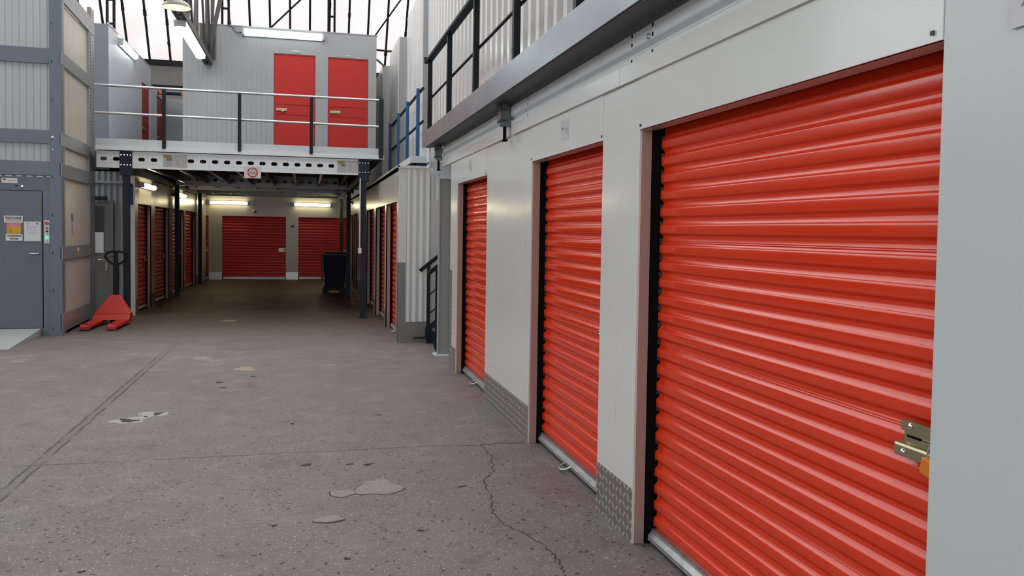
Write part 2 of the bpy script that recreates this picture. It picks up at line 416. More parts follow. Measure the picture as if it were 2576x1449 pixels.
def crack(name, pts, wdt, seed):
    rnd = random.Random(seed); P = []
    for (a, b) in zip(pts[:-1], pts[1:]):
        for k in range(6):
            t_ = k/6; P.append((a[0]+(b[0]-a[0])*t_+rnd.uniform(-.012, .012), a[1]+(b[1]-a[1])*t_+rnd.uniform(-.01, .01)))
    P.append(pts[-1]); b_ = MB(); vs = []
    for i, p in enumerate(P):
        q = P[min(i+1, len(P)-1)]; r = P[max(i-1, 0)]; d = Vector((q[0]-r[0], q[1]-r[1])).normalized(); n_ = Vector((-d.y, d.x))*wdt*rnd.uniform(.3, 1.3)
        vs += [(p[0]+n_.x, p[1]+n_.y, .0015), (p[0]-n_.x, p[1]-n_.y, .0015)]
    b_.add(vs, [(2*i, 2*i+1, 2*i+3, 2*i+2) for i in range(len(P)-1)])
    return b_.build(name, M['crack'], fl)
crack('floor_crack', [(1.278, 5.95), (1.286, 5.62), (1.209, 5.24), (1.108, 5.09), (1.089, 4.77), (1.039, 4.49), (1.06, 4.29), (1.143, 4.1), (1.186, 3.95), (1.206, 3.84), (1.198, 3.72), (1.185, 3.58), (1.22, 3.2), (1.2, 2.6)], .0034, 1)
crack('floor_crack', [(1.1, 5.97), (1.25, 5.95), (1.4, 5.97), (1.62, 5.94)], .004, 2)

# hall side walls and roof: three saw-tooth bays, steep glazing towards the back
struct(MB().box(XL-.2, XL, YB, YF, 0, 8.0).build('wall_hall_left', M['concrete']), 'tall rendered side wall of the hall', 'wall')
struct(MB().box(XRH, XRH+.2, YB, YF, 0, 8.0).build('wall_hall_right', M['concrete']), 'tall rendered side wall of the hall', 'wall')
struct(MB().box(XL-.2, XRH+.2, YB-.2, YB, 0, 12).build('wall_hall_front', M['concrete']), 'rendered end wall of the hall', 'wall')
wb = struct(MB().box(XL-.2, XRH+.2, YF, YF+.3, 0, 7.16).build('wall_hall_back', M['concrete']), 'raw concrete parapet wall under the slanted glazing', 'wall')
MB().box(XL, XRH, YF-.06, YF, 7.06, 7.26).build('sill_beam', M['rust'], wb)
MB().box(XL, XRH, YF-.03, YF, 6.28, 6.42).build('dark_band', M['rust'], wb)  # plain dark band across the lower parapet
TAN = 1.5
MULX = [round(.095+.656*k, 3) for k in range(-15, 14)]
def glazing_bay(n, y0, z0, z1, mat, bars=True):
    """slanted glazing rising from (y0,z0) towards the camera"""
    y1 = y0-(z1-z0)/TAN
    xs = [XL]+[x for x in MULX if XL < x < XRH]+[XRH]
    if n == 1:
        groups = [(XL, -6.09), (-6.09, -2.6), (-2.6, .78), (.78, 4.2), (4.2, XRH)]
    else: groups = [(XL, XRH)]
    k = 0
    for gi, (a, b) in enumerate(groups):
        o = MB().add([(a, y0, z0), (b, y0, z0), (b, y1, z1), (a, y1, z1)], [(0, 1, 2, 3)]).build('window_%d' % (n+gi if n == 1 else n+4), mat)
        struct(o, 'slanted frosted factory glazing %s' % (['far left of the back row', 'left of the pendant lamp, above the upper left corridor', 'behind the roof truss above the grey block', 'above the two upper red doors', 'beyond the upper right units'][gi] if n == 1 else 'overhead in the saw-tooth roof'), 'window')
        if not bars: continue
        for x in [x for x in MULX if a <= x < b]:
            rr = random.Random(int(x*1000)); m_ = MB()
            P0 = Vector((x, y0-.02, z0)); P1 = Vector((x, y1-.02, z1))
            m_.bar(P0, P1, .07, .05)
            for q in range(3):   # lumps of old putty along the bar
                c = P0.lerp(P1, rr.random()); m_.bar(c, c+Vector((0, -.07-.1*rr.random(), .105+.15*rr.random())), .08+rr.random()*.03, .05)
            m_.build('glazing_bar', M['rust'], o)
    return y1
glazing_bay(1, YF, 7.2, 11.6, M['glass_back'])
glazing_bay(2, 19.2, 8.3, 11.6, M['glass_roof'], False)
glazing_bay(3, 8.2, 8.0, 11.6, M['glass_roof'], False)
struct(MB().add([(-9.2, 16.6, 11.35), (7.5, 16.6, 11.35), (7.5, 9.2, 8.33), (-9.2, 9.2, 8.33)], [(0, 1, 2, 3)]).build('window_7', M['glass_roof']), 'unseen glowing panel added in the middle roof slope as fill light', 'window')  # added emitter out of view, lights surfaces facing the camera
struct(MB().add([(-9.97, -4, 5.0), (-9.97, 26, 5.0), (-9.97, 26, 7.6), (-9.97, -4, 7.6)], [(0, 1, 2, 3)]).build('window_8', M['fill_side']), 'long unseen glowing panel added high on the left hall wall as side light', 'window')  # added emitter out of view, throws side light on the right wall
struct(MB().add([(-9.0, YB+.01, .3), (4.5, YB+.01, .3), (4.5, YB+.01, 7.5), (-9.0, YB+.01, 7.5)], [(0, 1, 2, 3)]).build('window_9', M['fill_front']), 'wide unseen glowing panel added behind the viewer as front light', 'window')  # added emitter behind the camera, sends level light deep into the hall
ce = struct(MB().add([(XL, 27.27, 11.6), (XRH, 27.27, 11.6), (XRH, 19.2, 8.3), (XL, 19.2, 8.3)], [(0, 1, 2, 3)])
      .add([(XL, 17.0, 11.62), (XRH, 17.0, 11.62), (XRH, 8.2, 8.02), (XL, 8.2, 8.02)], [(0, 1, 2, 3)])
      .add([(XL, 5.8, 11.6), (XRH, 5.8, 11.6), (XRH, YB, 10.0), (XL, YB, 10.0)], [(0, 1, 2, 3)]).build('ceiling', M['darkroof']), 'dark saw-tooth roof slopes', 'ceiling')
for x_ in (XL, XRH):
    MB().add([(x_, 30.2, 7.2), (x_, 27.27, 11.6), (x_, 19.2, 8.3), (x_, 17., 11.6), (x_, 8.2, 8.0), (x_, 5.8, 11.6), (x_, YB, 10.), (x_, YB, 7.), (x_, 30.2, 7.)], [(0, 1, 2, 3, 4, 5, 6, 7, 8)]).build('gable_infill', M['concrete'], ce)

# paired steel posts of the hall
for x, lab in ((-6.06, 'paired dark steel post behind the upper left corridor block'), (-2.6, 'paired dark steel post rising right of the roof truss'), (.80, 'paired dark steel post above the two upper red doors'), (4.2, 'paired dark steel post behind the upper right units')):
    o = thing('hall_post', lab, 'post', (x, 28.7, 0), group='paired steel posts in front of the back glazing')
    for s_ in (-1, 1): MB().box(s_*.10-.035, s_*.10+.035, -.05, .05, 0, 9.42).build('channel', M['rust'], o)
    b = MB()
    for k in range(12): b.box(-.1, .1, -.03, .03, .5+k*.75, .56+k*.75)
    b.each('batten', M['rust'], o)
for (a, b_, lab) in (((-.20, 28.6, 9.25), (-1.25, 28.6, 8.15), 'thin steel wind brace slanting across the glazing above the wall lamp'),
                     ((3.25, 28.6, 9.7), (2.0, 28.6, 7.85), 'thin steel wind brace right of the upper red doors')):
    tag(MB().bar(a, b_, .05).build('wind_brace', M['rust']), lab, 'brace', 'slanting wind braces before the glazing')
tag(MB().tube([(2.2, 28.5, 7.73), (4.5, 28.5, 7.62)], .035).build('overhead_pipe', plain('red_brown_pipe_paint', (.25, .06, .05), .5)), 'thin reddish pipe crossing the glazing right of the grey block', 'pipe')
tag(MB().bar((1.385, 17.1, 5.08), (1.735, 19.42, 5.42), .03).build('cable_stay', M['lacq']), 'short dark stay at the upper right corner of the grey block', 'brace')

# ------------------------------------------------------------------ roof truss over the aisle
tr = thing('roof_truss', 'dark riveted lattice truss running overhead above the aisle towards the grey block', 'truss', (-1.85, 17.1, 4.8))
b = MB(); b.bar((-.05, 0, 0), (-.05, -19, 0), .05, .10); b.bar((.05, 0, 0), (.05, -19, 0), .05, .10)
for k in range(60): b.box(-.06, .06, -.2-.3*k, -.14-.3*k, -.02, .0)
b.build('bottom_chord', M['lacq'], tr)
b = MB(); b.bar((0, .2, 3.1), (0, -19, 3.1), .14, .14); b.build('top_chord', M['rust'], tr)
b = MB()
for k, (ya, yb) in enumerate([(0, -.05), (-.1, .9), (-.15, -1.6), (-2.6, -1.7), (-2.8, -4.6), (-5.6, -4.7), (-5.8, -7.6), (-8.6, -7.7), (-8.8, -10.6)]):
    for s_ in (-1, 1): b.bar((s_*.05, ya, 0), (s_*.05, yb, 3.1), .035, .06)
b.bar((.0, -.2, .1), (.55, .25, 3.1), .06); b.bar((-.02, -.2, 0), (-.02, -.2, 3.1), .05); b.bar((-.10, -1.0, .1), (-.10, -1.0, 3.1), .04)
b.each('web_member', M['lacq'], tr)
MB().box(-.16, .16, .0, .06, -.12, .55).build('end_gusset', M['lacq'], tr)

def strip_lamp(label, loc, rz, L, mat, h=.09, d=.10, group=None, wall=True):
    """fixture along local x, back on local y=0, light towards -y"""
    o = thing('fluorescent_light', label, 'light', loc, rz, group)
    b = MB().box(-L/2, L/2, -.03, 0, -h*.55, h*.55); b.build('housing', M['clear'], o)
    b = MB(); n = 10; prof = [(-.03-(d-.03)*math.sin(PI*i/n), -h*.5*math.cos(PI*i/n)) for i in range(n+1)]
    b.prism(prof, 'x', -L/2+.03, L/2-.03, True); b.build('diffuser', mat, o)
    for s_ in (-1, 1): MB().box(s_*(L/2-.03), s_*(L/2+.015), -d*.9, 0, -h*.5, h*.5).build('end_cap', M['plast_g'], o, .006)
    return o
# under the truss: light pointing down
o = strip_lamp('long white strip light hanging under the dark roof truss', (-1.88, 14.75, 4.75), PI/2, 2.5, M['tube_cool'], .17, .10)
o.rotation_euler = (PI/2, 0, PI/2)
# pendant lamp
pl_ = thing('pendant_lamp', 'cream enamel dome pendant lamp hanging beside the roof truss', 'lamp', (-1.715, 12.0, 4.56))
b = MB().lathe([(.185, 0), (.187, .01), (.17, .045), (.13, .08), (.075, .10), (.07, .16), (.03, .18), (0, .18)], (0, 0, 0), 32); b.build('dome_shade', plain('cream_enamel', (.42, .40, .33), .3), pl_)
MB().lathe([(.18, .004), (.165, .04), (.12, .075), (.06, .095), (0, .097)], (0, 0, 0), 32).build('reflector', M['dome_in'], pl_)
MB().lathe([(0, .01), (.045, .02), (.06, .05), (.045, .085), (0, .09)], (0, 0, 0), 16).build('bulb', M['bulb'], pl_)
MB().tube([(0, 0, .18), (0, 0, 3.2)], .01).build('hanging_rod', M['lacq'], pl_)

# ------------------------------------------------------------------ roller door
def curtain_profile(z0, z1, depth=.0165, per=.0855, y=0.):
    pts = [(y+depth, z0)]; z = z0; k = 0
    def arc(pa, pb, pc, n=3):  # rounded corner at pb
        out = []
        for i in range(n+1):
            t_ = i/n; a = (1-t_)**2; b_ = 2*t_*(1-t_); c = t_*t_
            out.append((a*pa[0]+b_*pb[0]+c*pc[0], a*pa[1]+b_*pb[1]+c*pc[1]))
        return out
    while z < z1-per-.014:
        seam = (k % 6 == 4)
        lo, hi = y+depth, y
        q = [(lo, z), (lo, z+.020), (hi, z+.034), (hi, z+.071), (lo, z+.0855)]
        for i in (1, 2, 3):
            a, b_, c = q[i-1], q[i], q[i+1]
            f = .0055
            va = Vector(a)-Vector(b_); vc = Vector(c)-Vector(b_)
            pa = Vector(b_)+va.normalized()*f; pc = Vector(b_)+vc.normalized()*f
            pts += arc(tuple(pa), b_, tuple(pc))
        pts.append((lo, z+.0853)); z += .0855
        if seam:
            pts += [(lo, z+.001), (lo-.004, z+.003), (lo-.004, z+.0055), (lo, z+.0075), (lo, z+.0085), (lo-.003, z+.010), (lo, z+.0125)]; z += .014
        k += 1
    pts.append((y+depth, z1))
    return pts
DOORN = 0
def roller_door(label, loc, rz, W, H=2.13, mat=None, rec=.10, latch=True, group=None, handle=True, lz=1.02, detail=True, gap=(.045, .0)):
    mat = mat or M['red']
    o = thing('roller_door', label, 'roller door', loc, rz, group)
    b = MB(); b.sheet(curtain_profile(.075, H+.02, y=rec), 'x', gap[0], W-gap[1]-.001); c = b.build('curtain', mat, o, fixn=False)
    b = MB(); b.box(.03, W-.02, rec-.004, rec+.03, .012, .085)
    b.prism([(rec-.024, .028), (rec-.024, .05), (rec-.008, .070), (rec+.005, .076), (rec+.005, .02), (rec-.012, .02)], 'x', .03, W-.02)
    b.build('bottom_rail', M['galv'], o)
    MB().box(.03, W-.02, rec+.0, rec+.02, 0, .014).build('rubber_seal', M['black'], o)
    for s_, xx in ((-1, 0), (1, W)):
        b = MB()
        y0_ = .070 if gap[0 if s_ < 0 else 1] > .01 else rec+.022
        if s_ < 0: b.box(.001, .010, y0_, rec+.06, 0, H); b.box(.010, .06, rec+.035, rec+.06, 0, H)
        else: b.box(W-.010, W-.001, y0_, rec+.06, 0, H); b.box(W-.06, W-.010, rec+.035, rec+.06, 0, H)
        b.build('guide_rail', M['void'], o)
    if detail:   # wind-lock clips along the curtain edge
        b = MB()
        x0_ = gap[0]-.012 if gap[0] > .01 else W-gap[1]-.003
        for k in range(int(H/.0855)): b.box(x0_, x0_+.014, rec+.004, rec+.014, .10+k*.0855, .125+k*.0855)
        b.build('edge_clips', M['darkweb'], o)
    if latch:
        la = MB(); y_ = rec-.006
        # upper plate with a notch, stamped middle plate with slot, rolled lower lip
        x1 = W-.005
        plate = [(x1-.215, lz+.045), (x1-.02, lz+.045), (x1-.02, lz+.026), (x1-.07, lz+.026), (x1-.078, lz+.014), (x1-.215, lz+.014)]
        la.prism([(p[0], p[1]) for p in plate], 'y', y_-.004, y_+.0)
        la.box(x1-.205, x1-.10, y_+.000, y_+.004, lz-.02, lz+.016)
        la.prism([(y_-.002, lz-.018), (y_-.016, lz-.024), (y_-.020, lz-.030), (y_-.020, lz-.060), (y_-.014, lz-.062), (y_-.012, lz-.030), (y_, lz-.022)], 'x', x1-.222, x1-.03)
        lo = la.build('latch', M['brass'], o, .0008)
        MB().box(x1-.192, x1-.135, y_-.002, y_+.001, lz-.004, lz+.003).build('slot', M['void'], lo)
        MB().box(x1-.14, x1+.0, y_-.012, y_-.006, lz-.016, lz-.002).build('slide_bolt', M['brass'], lo)
        for (xx, zz, yy) in ((x1-.175, lz+.032, y_-.004), (x1-.185, lz-.045, y_-.020)):
            b = MB(); b.lathe([(.010, 0), (.009, .003), (.006, .006), (0, .0075)], (0, 0, 0), 12)
            q = b.build('screw', M['chrome'], lo); q.rotation_euler = (PI/2, 0, 0); q.location = (xx, yy, zz)
    if handle:
        c_ = W*.5; b = MB()
        P = [(c_-.055, rec-.022, .045), (c_-.05, rec-.06, .028), (c_-.025, rec-.082, .022), (c_+.025, rec-.082, .022), (c_+.05, rec-.06, .028), (c_+.055, rec-.022, .045)]
        b.tube(P, .007, 8); b.build('foot_pull', M['galv'], o)
    return o

XR = 1.636
# ------------------------------------------------------------------ right wall (near block)
wr = sempty('wall_right', 'smooth pale grey steel partition wall of the right-hand storage units', 'wall')
TH = .014
def rpanel(y0, y1, z0, z1, name='wall_panel', mat='white', x=XR, th=TH, bev=.0015):
    return MB().box(x, x+th, y0+.0012, y1-.0012, z0, z1).build(name, M[mat], wr, bev)
TOP = 2.40
# pillars
for (y0, y1) in ((9.05, 9.47), (5.94, 6.19), (6.19, 6.70), (6.70, 7.25), (7.25, 7.50), (3.89, 4.15), (4.15, 4.424), (-1.2, 1.85), (-4.5, -1.2)):
    rpanel(y0, y1, .0, TOP, x=XR if y0 > 1 else XR-.002, mat='white' if y0 > 1 else 'whitecool')
# openings: (near, far)
OPEN = [(7.50, 9.05), (4.424, 5.94), (1.85, 3.89)]
for (y0, y1) in OPEN:
    rpanel(y0, y1, 2.125, TOP, 'lintel_panel', x=XR-.004)
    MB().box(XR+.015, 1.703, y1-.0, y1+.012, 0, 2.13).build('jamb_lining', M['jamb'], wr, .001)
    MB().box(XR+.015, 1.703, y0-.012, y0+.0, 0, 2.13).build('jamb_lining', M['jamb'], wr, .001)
    MB().box(XR, 1.72, y0, y1, 2.125, 2.14).build('lintel_lining', M['white'], wr)
b = MB()
for (y0, y1) in ((9.06, 9.45), (5.955, 7.485), (3.905, 4.41), (-4.4, 1.835)): b.box(XR+.016, 1.80, y0, y1, 0, 2.38)
b.box(XR+.03, 1.9, -4.4, 9.45, 2.15, 2.38)
b.build('wall_core', M['void'], wr)
MB().box(XR+.01, 4.5, 9.44, 9.47, 0, 2.45).build('end_wall', M['white'], wr)
MB().box(1.7, 4.5, -4.4, 9.45, 2.39, 2.44).build('light_stop_lid', M['darkweb'], wr)  # unseen lid added only to stop light leaking in over the units
# screws and seams
b = MB()
def dome(b, x, y, z, r=.006):
    b.box(x-.004, x, y-r, y+r, z-r, z+r)
for (y, z) in ((4.10, 2.40), (4.19, 2.44), (3.96, 2.425), (4.46, 2.418), (5.90, 2.405), (6.22, 2.405), (6.27, 2.405), (6.52, 2.405), (7.21, 2.40), (7.29, 2.40), (9.0, 2.40), (1.885, 2.16), (3.87, 2.155), (4.43, 2.16), (5.93, 2.155), (7.54, 2.15)):
    dome(b, XR-.006, y, z-.01)
b.build('screws', M['darkweb'], wr)
# kick plates
MB().box(XR-.003, XR, 5.945, 7.497, .0, .283).build('kick_plate', M['chequer'], wr)
MB().box(XR-.003, XR, 3.895, 4.42, .0, .285).build('kick_plate', M['chequer'], wr)
MB().box(XR-.004, XR, 9.33, 9.474, .0, 1.15).box(XR, XR+.12, 9.470, 9.474, 0, 1.15).build('corner_guard', M['chequer'], wr)
MB().box(XR-.004, XR, 9.06, 9.33, .0, .28).build('kick_plate', M['chequer'], wr)
# top trim strip
t1 = [(-4.4, 4.14), (4.14, 6.52), (6.60, 10.0)]
for i, (y0, y1) in enumerate(t1):
    MB().prism([(XR-.018-.002*(i % 2), 2.385), (XR-.004, 2.385), (XR-.004, 2.478), (XR-.018-.002*(i % 2), 2.478)], 'y', y0, y1).build('top_trim', M['white'], wr, .001)

roller_door('wide bright red roller door nearest the camera with an orange padlock', (XR, 3.89, 0), -PI/2, 2.04, lz=1.015)
roller_door('bright red roller door in the middle of the near right wall', (XR, 5.94, 0), -PI/2, 1.516, lz=1.04)
roller_door('narrow-looking red roller door farthest along the near right wall', (XR, 9.05, 0), -PI/2, 1.55, latch=False)
# padlock on the big door
pk = thing('padlock', 'orange padlock hanging from the latch of the nearest red roller door', 'padlock', (1.712, 1.925, .985), -PI/2)
MB().box(-.028, .028, -.012, .012, -.060, -.012).build('lock_body', M['orange'], pk, .003)
b = MB(); b.tube([(-.018, 0, -.02), (-.018, 0, .012)]+[(-.018*math.cos(PI*i/8), 0, .012+.018*math.sin(PI*i/8)) for i in range(1, 8)]+[(.018, 0, .012), (.018, 0, -.02)], .0042, 10)
b.build('shackle', M['chrome'], pk)
pk.rotation_euler = (0, .18, -PI/2)

# small stuck labels above the doors
def wall_sticker(label, loc, rz, w, h, lines, size):
    o = thing('unit_label', label, 'label', loc, rz)
    MB().box(-w/2, w/2, -.001, 0, -h/2, h/2).build('sticker', plain('clear_label_film', (.56, .57, .58), .35), o)
    for (s_, dx, dz, sz) in lines: text('lettering', s_, sz, M['papery'], o, (dx, -.0014, dz), bold=.0006)
    return o
wall_sticker('small transparent label reading 53 above the middle red roller door', (XR-.0045, 5.13, 2.27), -PI/2, .17, .13, [('I Box', -.04, .01, .03), ('53', .035, -.012, .045)], 0)
wall_sticker('small transparent label above the farthest near red roller door', (XR-.0045, 8.3, 2.27), -PI/2, .15, .12, [('Box', -.02, .0, .035), ('52', .04, -.03, .035)], 0)
o = wall_sticker('white torn notice high on the plain grey wall panel nearest the camera', (XR-.0095, 1.50, 2.18), -PI/2, .26, .16, [('A', -.09, .03, .06), ('4', -.09, -.03, .04)], 0)

# ------------------------------------------------------------------ near mezzanine edge on the right
XF = 1.44
dk = struct(MB().box(XF+.004, 2.4, -4.4, 10.30, 2.80, 2.83).build('floor_upper_right', M['darkweb']), 'grey deck of the right mezzanine walkway', 'floor')
fa = thing('edge_fascia', 'long galvanised edge beam of the mezzanine above the near roller doors', 'beam', (XF, 0, 2.645))
b = MB().prism([(0, .0), (0, .198), (.06, .198), (.06, .193), (.004, .193), (.004, .004), (.15, .004), (.15, .0)], 'y', -4.4, 10.30)
b.build('face_plate', M['fascia'], fa, .001)
MB().box(.006, .012, 10.296, 10.30, .0, .19).build('end_lip', M['galv'], fa)
b = MB().prism([(.012, .0), (.012, -.010), (.022, -.012), (.13, -.004), (.165, -.02), (.17, 0)], 'y', -4.2, 10.28); b.build('soffit_channel', M['darkweb'], fa)
sb = thing('sigma_beam', 'galvanised rolled beam running under the mezzanine edge above the right wall', 'beam', (1.62, 0, 2.47))
prof = [(.03, .0), (.0, .0), (.0, .028), (.004, .034), (.030, .046), (.030, .050), (.030, .058), (.004, .074), (.0, .080), (.0, .150), (.012, .162), (.012, .18), (.06, .18), (.06, .0)]
MB().prism(prof, 'y', -4.4, 10.05).build('rolled_section', M['galvlight'], sb)
MB().box(.035, .055, -4.4, 10.05, -.01, .02).build('lower_lip', M['galv'], sb)
b = MB()
for yy in (3.72, 3.98, 6.02): 
    for zz in (.012, .095, .14): b.box(-.0015, .001, yy-.008, yy+.008, zz-.009, zz+.009)
b.build('slot', M['void'], sb)
b = MB(); b.lathe([(.014, 0), (.014, .01), (0, .012)], (0, 0, 0), 6); q = b.build('bolt', M['galv'], sb); q.rotation_euler = (0, -PI/2, 0); q.location = (0, 3.76, .092)
# hanging joist clip
M['clipgrey'] = plain('zinc_clip_grey', (.13, .145, .145), .4, .3, .1)
def clip(label, y):
    o = thing('beam_bracket', label, 'bracket', (1.56, y, 2.47), group='steel clips tying the edge beam to the rolled beam')
    MB().box(-.02, .055, -.13, -.124, -.01, .175).box(-.02, -.014, -.13, .0, .02, .17).box(.0, .055, -.006, .0, -.0, .175).build('clip_plate', M['clipgrey'], o, .001)
    MB().box(-.03, .03, -.14, -.02, .12, .135).box(-.03, .03, -.14, -.02, .03, .045).each('stiffener', M['darkweb'], o)
    MB().box(.005, .03, -.105, -.088, -.12, .01).box(.0, .04, -.12, -.06, -.128, -.114).build('hanger_tab', M['void'], o)
    for (yy, zz) in ((-.09, .06), (-.09, .14), (-.09, .02)): MB().tube([(-.012, yy, zz), (-.024, yy, zz)], .011, 8).build('bolt', M['galv'], o)
    return o
clip('folded steel beam clip above the seam between the middle and far near-wall doors', 6.68)
clip('folded steel beam clip at the far end of the mezzanine edge beam', 10.15)
# railing along near mezzanine
ra = thing('guard_railing', 'black guard railing along the mezzanine edge above the near roller doors', 'railing', (1.46, 0, 2.845))
for yy in (10.22, 8.79, 7.36, 5.88, 4.45, 3.0, 1.5, 0., -1.5): MB().box(.0, .05, yy-.028, yy+.028, .0, .86).build('post', M['black'], ra)
MB().prism([(-.02, .86), (-.02, .89), (-.01, .905), (.05, .905), (.06, .89), (.06, .86)], 'y', -3, 10.34).build('handrail', M['navy'], ra)
MB().tube([(.065, -3, .43), (.065, 10.36, .43)], .014, 10).build('mid_rail', M['black'], ra)
MB().box(-.03, .07, 10.34, 10.36, .85, .93).build('end_cap', M['black'], ra)

# corrugated upper wall behind the railing
def corr(axis, a, b, off, amp, per, z0, z1, name, mat, parent=None, out=-1, sharp=.18):
    """trapezoid corrugation. axis='y': wall in plane x=off running a..b in y; axis='x': plane y=off"""
    pts = []; t_ = a; 
    while t_ < b:
        for du, dd in ((0, 0), (sharp*.5, 1), (.5, 1), (.5+sharp*.5, 0)):
            u = t_+du*per
            if u <= b: pts.append((u, dd))
        t_ += per
    m_ = MB(); n = len(pts); vs = []
    for z in (z0, z1):
        for u, d in pts:
            c = off+out*amp*d
            vs.append((c, u, z) if axis == 'y' else (u, c, z))
    m_.add(vs, [(i, i+1, n+i+1, n+i) for i in range(n-1)])
    return m_.build(name, mat, parent)
w1 = corr('y', -4.4, 15.0, 2.19, .07, .29, 2.83, 6.9, 'wall_upper_right', M['corr_tan'], sharp=.28)
struct(w1, 'tall corrugated light wall of the upper right units behind the black railing', 'wall')
MB().box(2.05, 2.8, 15.0, 15.06, 2.7, 6.9).build('corner_panel', M['smoothgrey'], w1)
corr('y', 15.06, 17.2, 2.05, .035, .21, 2.7, 6.0, 'corrugated_panel', M['corr_tan'], w1)
u2 = struct(MB().box(1.875, 2.8, 17.3, 17.36, 2.7, 5.62).build('wall_upper_right', M['smoothgrey']), 'grey front of the second upper right unit block', 'wall')
corr('y', 17.36, 19.2, 1.88, .03, .2, 2.7, 5.62, 'corrugated_panel', M['corr_tan'], u2)
u3 = struct(MB().box(1.71, 2.8, 19.4, 19.46, 2.7, 5.42).build('wall_upper_right', M['smoothgrey']), 'narrow grey front of the farthest upper right unit block', 'wall')
MB().box(1.71, 1.74, 19.46, 24.5, 2.7, 5.42).build('side_panel', M['white'], u3)
# raised deck behind the right block and its blue railing
ud = struct(MB().box(1.56, 4.5, 12.22, 24, 2.60, 2.66).build('floor_upper_rear', M['darkweb']), 'deck over the rear right units', 'floor')
MB().box(1.50, 2.6, 12.18, 12.22, 2.60, 2.70).box(1.50, 1.56, 12.2, 14.6, 2.60, 2.70).build('deck_edging', M['galvlight'], ud)
MB().box(1.60, 2.6, 12.3, 12.34, 2.50, 2.60).build('under_deck_beam', M['blue'], ud)
tag(MB().box(1.66, 1.80, 12.24, 12.4, 2.70, 2.83).build('junction_box', M['galvlight'], bevel=.004), 'small galvanised box standing on the rear deck edge by the blue railing', 'box')
rb = thing('guard_railing', 'blue guard railing on the deck above the rear right units', 'railing', (1.80, 0, 2.66))
for yy in (13.75, 15.2, 16.75, 18.45): MB().box(-.025, .025, yy-.035, yy+.035, 0, 1.30).build('post', M['blue'], rb)
MB().tube([(.05, 13.5, 1.27), (.05, 18.5, 1.27)], .024, 10).build('handrail', M['navy'], rb)
MB().tube([(.05, 13.5, .73), (.05, 18.5, .73)], .022, 10).build('mid_rail', M['navy'], rb)

# ------------------------------------------------------------------ column at the end of near wall, staircase behind it
co = thing('steel_column', 'light grey steel column with base plate beside the stairs', 'column', (1.72, 10.42, 0))
MB().box(-.075, -.063, -.06, .06, .02, 2.33).box(.063, .075, -.06, .06, .02, 2.33).box(-.063, .063, -.04, .06, .02, 2.33).build('shaft', plain('column_grey_paint', (.30, .30, .28), .5), co, .001)
MB().box(-.12, .12, -.11, .11, .0, .02).build('base_plate', M['galvlight'], co)
b = MB()
for sx in (-1, 1):
    for sy in (-1, 1): b.tube([(sx*.095, sy*.085, .02), (sx*.095, sy*.085, .035)], .010, 6)
b.build('anchor_bolt', M['galv'], co)
MB().prism([(-.22, 2.47), (-.22, 2.38), (-.075, 2.26), (.18, 2.26), (.18, 2.47)], 'y', -.075, -.065).box(-.22, .2, -.06, .06, 2.44, 2.47).box(-.22, -.20, -.1, .1, 2.40, 2.66).build('head_bracket', M['galvlight'], co)
for (xx, zz) in ((-.18, 2.42), (-.09, 2.31), (.13, 2.42), (.13, 2.30)): MB().tube([(xx, -.075, zz), (xx, -.088, zz)], .012, 8).build('bolt', M['galv'], co)

st = thing('staircase', 'black steel staircase with galvanised treads climbing right beside the grey column', 'staircase', (1.62, 0, 0))
Y0, Y1 = 10.72, 11.52; NS = 13; RUN, RISE = .255, .205
sl = RISE/RUN
for yy in (Y0, Y1):
    MB().prism([(.05, .0), (.02, .10), (.02, .22), (NS*RUN, .22+(NS*RUN-.02)*sl), (NS*RUN, (NS*RUN-.2)*sl), (.2, .0)], 'y', yy-.006, yy+.006).build('stringer', M['navy'], st)
for k in range(NS):
    x = .12+k*RUN; z = .22+k*RISE
    MB().box(x, x+.26, Y0+.01, Y1-.01, z-.03, z).build('tread', M['galv'], st)
for yy in (Y0, Y1):
    for k in (0, 4, 8):
        x = .04+k*RUN*1.5; MB().box(x-.0, x+.045, yy-.022, yy+.022, (x)*sl+.0, 1.10+x*sl).build('post', M['black'], st)
    MB().bar((-.06, yy, 1.03), (3.1, yy, 1.03+3.16*sl), .05, .05).build('handrail', M['black'], st)
    b = MB()
    for dz in (.33, .60): b.bar((.06, yy, .08+dz), (3.0, yy, .08+dz+2.94*sl), .016)
    b.build('mid_rail', M['black'], st)

# ------------------------------------------------------------------ rear right block
XC = 1.27
rrw = sempty('wall_right_rear', 'glossy cream panel wall of the rear right storage row', 'wall')
def row_wall(root, x, sgn, segs, opens, z1, rec, kz=.28):
    """sgn=+1: wall faces -x (right side); -1 faces +x"""
    for (a, b_) in segs:
        x0, x1 = (x, x+sgn*.02)
        MB().box(x0, x1, a, b_, 0, z1).build('wall_panel', M['cream'], root, .001)
        MB().box(x-sgn*.003, x, a+.01, b_-.01, 0, kz).build('kick_plate', M['chequer'], root)
        MB().box(x+sgn*.02, x+sgn*.16, a+.005, b_-.005, 0, z1).build('wall_core', M['void'], root)
    for (a, b_, h) in opens:
        MB().box(x, x+sgn*.02, a, b_, h, z1).build('lintel_panel', M['cream'], root)
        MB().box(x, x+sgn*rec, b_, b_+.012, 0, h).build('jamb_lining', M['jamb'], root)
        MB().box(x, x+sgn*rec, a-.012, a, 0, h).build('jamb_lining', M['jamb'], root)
        MB().box(x, x+sgn*.16, a, b_, h-.0, h+.012).build('lintel_lining', M['white'], root)
RO = [(11.92, 13.52), (13.75, 15.55), (16.1, 17.95), (18.3, 20.1), (21.3, 22.85), (23.2, 25.0)]
